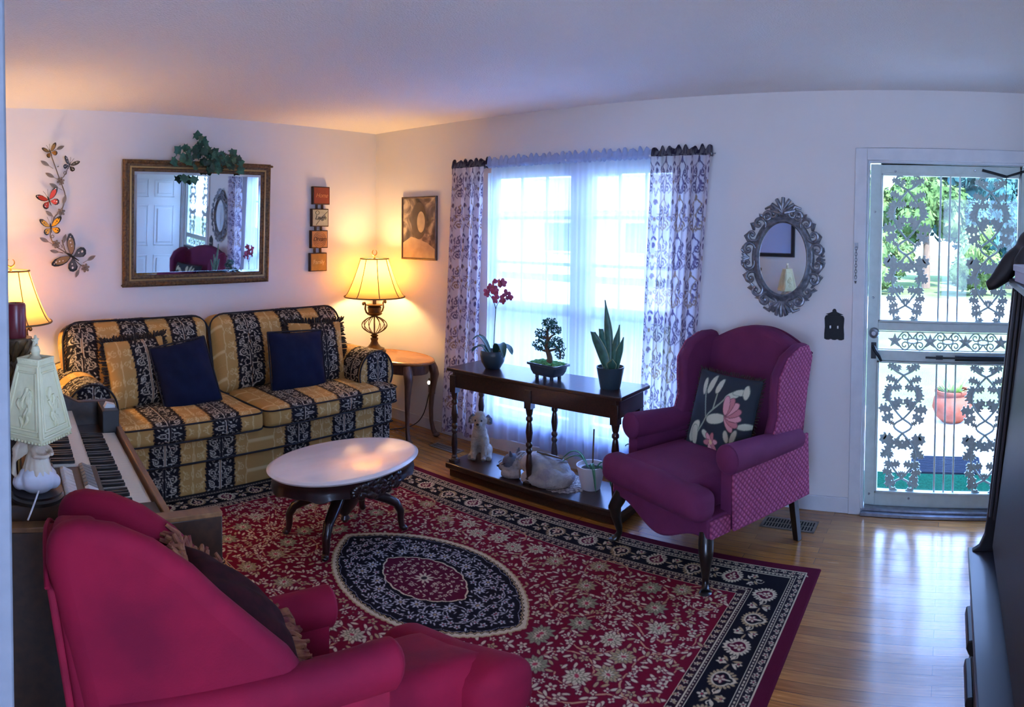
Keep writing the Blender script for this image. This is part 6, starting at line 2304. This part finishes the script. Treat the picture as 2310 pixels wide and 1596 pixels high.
for cy, cz, ry, rz_, n in ((-.01, .335, .055, .040, 210), (-.055, .30, .045, .028, 150), (.055, .265, .055, .035, 180), (.07, .195, .060, .038, 200), (.0, .205, .045, .025, 110), (-.07, .225, .050, .035, 170), (-.095, .17, .032, .045, 120)):
    mb = MB()
    for k in range(n):
        d = Vector((rr.gauss(0, 1), rr.gauss(0, 1), rr.gauss(0, 1))).normalized() * rr.uniform(.55, 1.05)
        p = Vector((d.x * .038, cy + d.y * ry, cz + d.z * rz_))
        nn = Vector((rr.uniform(-1, 1), rr.uniform(-1, 1), rr.uniform(-.2, 1))).normalized()
        u = nn.cross(Vector((rr.uniform(-1, 1), rr.uniform(-1, 1), .3))).normalized() * .0085
        v = nn.cross(u) * .6
        mb.add([p - u, p + v, p + u, p - v], [(0, 1, 2, 3)])
    mb.build('foliage', m_bleaf, bon, smooth=180)

# snake plant
m_sans = material('snake_plant_leaf', '#2f5a52', .4, noise=(30, .7, '#3f7a6c'))
m_sanse = material('snake_plant_edge', '#9fb08a', .45)
sn = thing('snake_plant', 'tall snake plant in a tapered dark pot at the right end of the console', 'plant', (-.475, -2.583, TZ))
MB().lathe([(0, 0), (.055, 0), (.058, .004), (.080, .118), (.081, .124), (.076, .124), (.072, .108), (0, .106)], n=40).build('pot', m_potd, sn, smooth=40)
MB().lathe([(0, .110), (.072, .106)], n=24).build('soil', m_soil, sn)
for (y0, y1, z1, w, x1, cut) in ((.005, .055, .50, .026, .02, 0), (-.010, -.048, .365, .024, .01, 0), (-.03, -.085, .30, .022, -.01, 0), (.03, .112, .315, .036, -.02, 1), (.02, .082, .33, .030, .02, 1), (-.01, -.035, .175, .030, -.045, 0)):
    base = Vector((rr.uniform(-.015, .015), y0 * .8, .10))
    tip = Vector((x1, y1, z1))
    mid = (base + tip) / 2 + Vector((0, (y1 - y0) * -.12, 0))
    P, E1 = [], []
    C_ = curve([base, mid, tip], 8)
    for i, p in enumerate(C_):
        t = i / (len(C_) - 1)
        ww = w * (.55 + .45 * math.sin(PI * min(t * 1.1, 1) * .9)) * ((1 - max(0, (t - .55) / .45) ** 1.6) if not cut else (1 - .35 * max(0, (t - .8) / .2)))
        ww = max(ww, .0008)
        P.append([(p.x + .010 * q * q - .002, p.y + ww * q, p.z) for q in (-1, -.5, 0, .5, 1)] + [(p.x + .010 * q * q + .002, p.y + ww * q, p.z) for q in (1, .5, 0, -.5, -1)])
    lf = MB().grid(P, cv=True).build('leaf', m_sans, sn, smooth=60)
    ed = MB()
    for q in (0, 4):
        ed.tube([r_[q] for r_ in P], .0022, 5)
    ed.build('leaf_edge', m_sanse, lf)

# white pot with long thin leaves and a stake
m_wpot = material('white_ceramic', '#d9d6dc', .35, coat=.3)
m_gleaf = material('amaryllis_leaf', '#3e7a5a', .4, noise=(20, .5, '#5a9a70'))
wp_ = thing('potted_amaryllis', 'white pot with drooping strap leaves and a dark stake on the lower shelf', 'plant', (-.43, -2.435, SZ))
MB().lathe([(0, 0), (.052, 0), (.056, .004), (.086, .135), (.088, .142), (.082, .142), (.078, .12), (0, .118)], n=40).build('pot', m_wpot, wp_, smooth=40)
MB().lathe([(0, .124), (.078, .118)], n=24).build('soil', m_soil, wp_)
MB().cyl((0, -.01, .11), (0, -.018, .355), .005, n=8).build('stake', m_bark, wp_)
for pts in ([(0, .02, .12), (0, .07, .19), (-.01, .13, .20), (-.02, .20, .14)], [(0, .015, .12), (-.01, .06, .175), (-.02, .12, .175), (-.03, .21, .115)], [(-.02, -.01, .12), (-.04, -.03, .165), (-.07, -.06, .13), (-.085, -.085, .02)],
            [(0, -.03, .12), (-.01, -.08, .175), (-.02, -.13, .18), (-.03, -.17, .165)], [(0, -.03, .12), (-.02, -.07, .15), (-.03, -.13, .14), (-.04, -.17, .07)], [(-.01, -.02, .12), (-.03, -.08, .15), (-.04, -.14, .12), (-.05, -.165, .06)]):
    strap(MB(), pts, .0095, .4).build('leaf', m_gleaf, wp_, smooth=60)
lf_ = thing('leafy_stem', 'thin green plant stem standing behind the white pot at the curtain', 'plant', (-.22, -2.60, .0))
MB().tube(curve([(0, .03, .0), (.01, .01, .2), (.02, -.01, .34), (.02, -.02, .385)]), .003, 6).build('stem', m_stem, lf_)
for pts in ([(.02, -.02, .375), (.0, -.04, .405), (-.01, -.055, .40)], [(.02, -.015, .365), (.0, .01, .385), (-.01, .03, .37)], [(.015, 0, .3), (.0, .03, .315), (0, .05, .30)]):
    strap(MB(), pts, .009, .3).build('leaf', m_gleaf, lf_, smooth=60)

# lace mat, sleeping cat, puppy
m_lace = material('lace_mat', '#cfc3b8', .9, noise=(55, 1.0, '#4a3a44'))
lm = thing('lace_mat', 'pale patterned lace mat under the sleeping cat and the white pot', 'mat', (-.455, -2.27, SZ))
rim = [(.155 + .008 * math.sin(22 * a)) for a in np.linspace(0, 2 * PI, 88, endpoint=False)]
MB().prism([(r * math.cos(a) * .95, r * math.sin(a) * 1.0) for r, a in zip(rim, np.linspace(0, 2 * PI, 88, endpoint=False))], 0, .0012, lambda u, v, t: (u, v, t)).build('mat', m_lace, lm)
m_plaster = material('grey_cream_plaster', '#b7b0a8', .7, noise=(11, .8, '#7a7886'), bump=(55, .9, .01))
cat = thing('sleeping_cat_figurine', 'curled sleeping cat figurine on the lower shelf of the console', 'figurine', (-.475, -2.075, SZ + .0012))
mb = MB()
mb.ell((.01, -.06, .075), (.115, .165, .072), 28, 16)
mb.ell((.0, .0, .085), (.10, .11, .070), 24, 14)
mb.ell((-.06, -.13, .055), (.075, .10, .055), 20, 12)
mb.tube(curve([(.05, -.21, .04), (-.05, -.225, .04), (-.105, -.15, .035), (-.11, -.05, .032), (-.10, .03, .03)]), [.04] * 8 + [.038] * 8 + [.035] * 8 + [.025], 14)
mb.ell((-.04, .155, .068), (.062, .066, .056), 22, 14)
mb.ell((-.075, .205, .045), (.032, .034, .028), 16, 10)
for s in (-1, 1):
    mb.tube([(-.03 + s * .032, .16, .105), (-.03 + s * .042, .165, .145)], [.020, .003], 10)
mb.tube(curve([(-.08, .07, .03), (-.105, .13, .022), (-.10, .185, .02)]), [.03] * 16 + [.024], 12)
mb.build('body', m_plaster, cat, remesh=.006, smooth_it=2)
m_catd = material('cat_dark_patch', '#4a5568', .7, noise=(20, .6, '#6b7384'), bump=(55, .6, .006))
cp_ = MB()
cp_.ell((-.048, .160, .074), (.058, .060, .053), 18, 12)
cp_.build('face_marking', m_catd, cat)
MB().ell((-.104, .225, .052), (.008, .010, .007), 10, 6).build('nose', m_okeyb, cat)
MB().tube([(-.102, .170, .080), (-.108, .182, .072), (-.106, .194, .066)], .003, 6).build('eye', m_okeyb, cat)
MB().tube([(-.070, .222, .080), (-.080, .230, .072), (-.088, .234, .066)], .003, 6).build('eye', m_okeyb, cat)
for s in (-1, 1):
    MB().tube([(-.03 + s * .034, .150, .112), (-.03 + s * .046, .152, .152)], [.017, .003], 10).build('ear', m_catd, cat)
fs = MB()
for k in range(13):
    y = -.19 + .025 * k
    fs.tube(curve([(.05, y, .128 - .10 * (y + .05) ** 2 * 4), (.0, y + .02, .140 - .1 * (y + .05) ** 2 * 4), (-.06, y + .03, .105)]), .0065, 6)
fs.build('fur_ridges', m_plaster, cat)
stk = tag(MB().tube([(-.10, 0, 0), (-.04, .0, .001), (.10, 0, .003)], [.007, .007, .004], 8).build('wooden_stick', m_bark), 'thin brown stick lying across the back of the sleeping cat', 'stick')
stk.location = (-.475, -2.17, SZ + .155)
stk.rotation_euler = (0, 0, R(-95))
pup = thing('puppy_figurine', 'sitting cream puppy figurine on the left end of the lower shelf', 'figurine', (-.44, -1.585, SZ), R(28))
m_pup = material('cream_plaster', '#b9aea0', .75, noise=(16, .6, '#8f8683'), bump=(70, 1.0, .012))
mb = MB()
# sits facing -x (towards the room): haunch behind, chest up, front legs straight
mb.tube(curve([(.055, 0, .055), (.035, 0, .10), (.0, 0, .15), (-.018, 0, .20), (-.02, 0, .225)]), [.052] * 6 + [.056] * 6 + [.050] * 6 + [.042] * 6 + [.038], 16)
for s in (-1, 1):
    mb.ell((.045, s * .045, .045), (.055, .030, .042), 16, 10)
    mb.tube(curve([(.03, s * .055, .025), (-.01, s * .062, .014), (-.03, s * .060, .012)]), [.020] * 12 + [.014], 10)
    mb.tube(curve([(-.018, s * .032, .16), (-.038, s * .034, .09), (-.048, s * .034, .03), (-.062, s * .034, .012)]), [.024] * 6 + [.020] * 6 + [.018] * 6 + [.016], 12)
    mb.tube(curve([(.0, s * .045, .285), (.004, s * .060, .265), (.0, s * .062, .232)]), [.012] * 6 + [.018] * 6 + [.012], 10)
mb.ell((-.018, 0, .262), (.048, .047, .044), 20, 14)
mb.ell((-.060, 0, .248), (.028, .026, .022), 16, 10)
mb.ell((-.005, 0, .298), (.036, .036, .022), 16, 10)
mb.tube(curve([(.09, 0, .03), (.12, -.02, .035), (.14, -.03, .06)]), [.014] * 8 + [.010] * 5, 10)
mb.build('body', m_pup, pup, remesh=.0055, smooth_it=2)
MB().ell((-.088, 0, .254), (.007, .010, .008), 10, 8).build('nose', m_okeyb, pup)
for s in (-1, 1):
    MB().ell((-.060, s * .021, .272), (.006, .006, .007), 10, 8).build('eye', m_okeyb, pup)
for s in (-1, 1):
    MB().tube(curve([(.002, s * .047, .292), (.006, s * .062, .270), (.0, s * .065, .236)]), [.012] * 6 + [.017] * 6 + [.010], 10).build('ear', m_catd, pup)
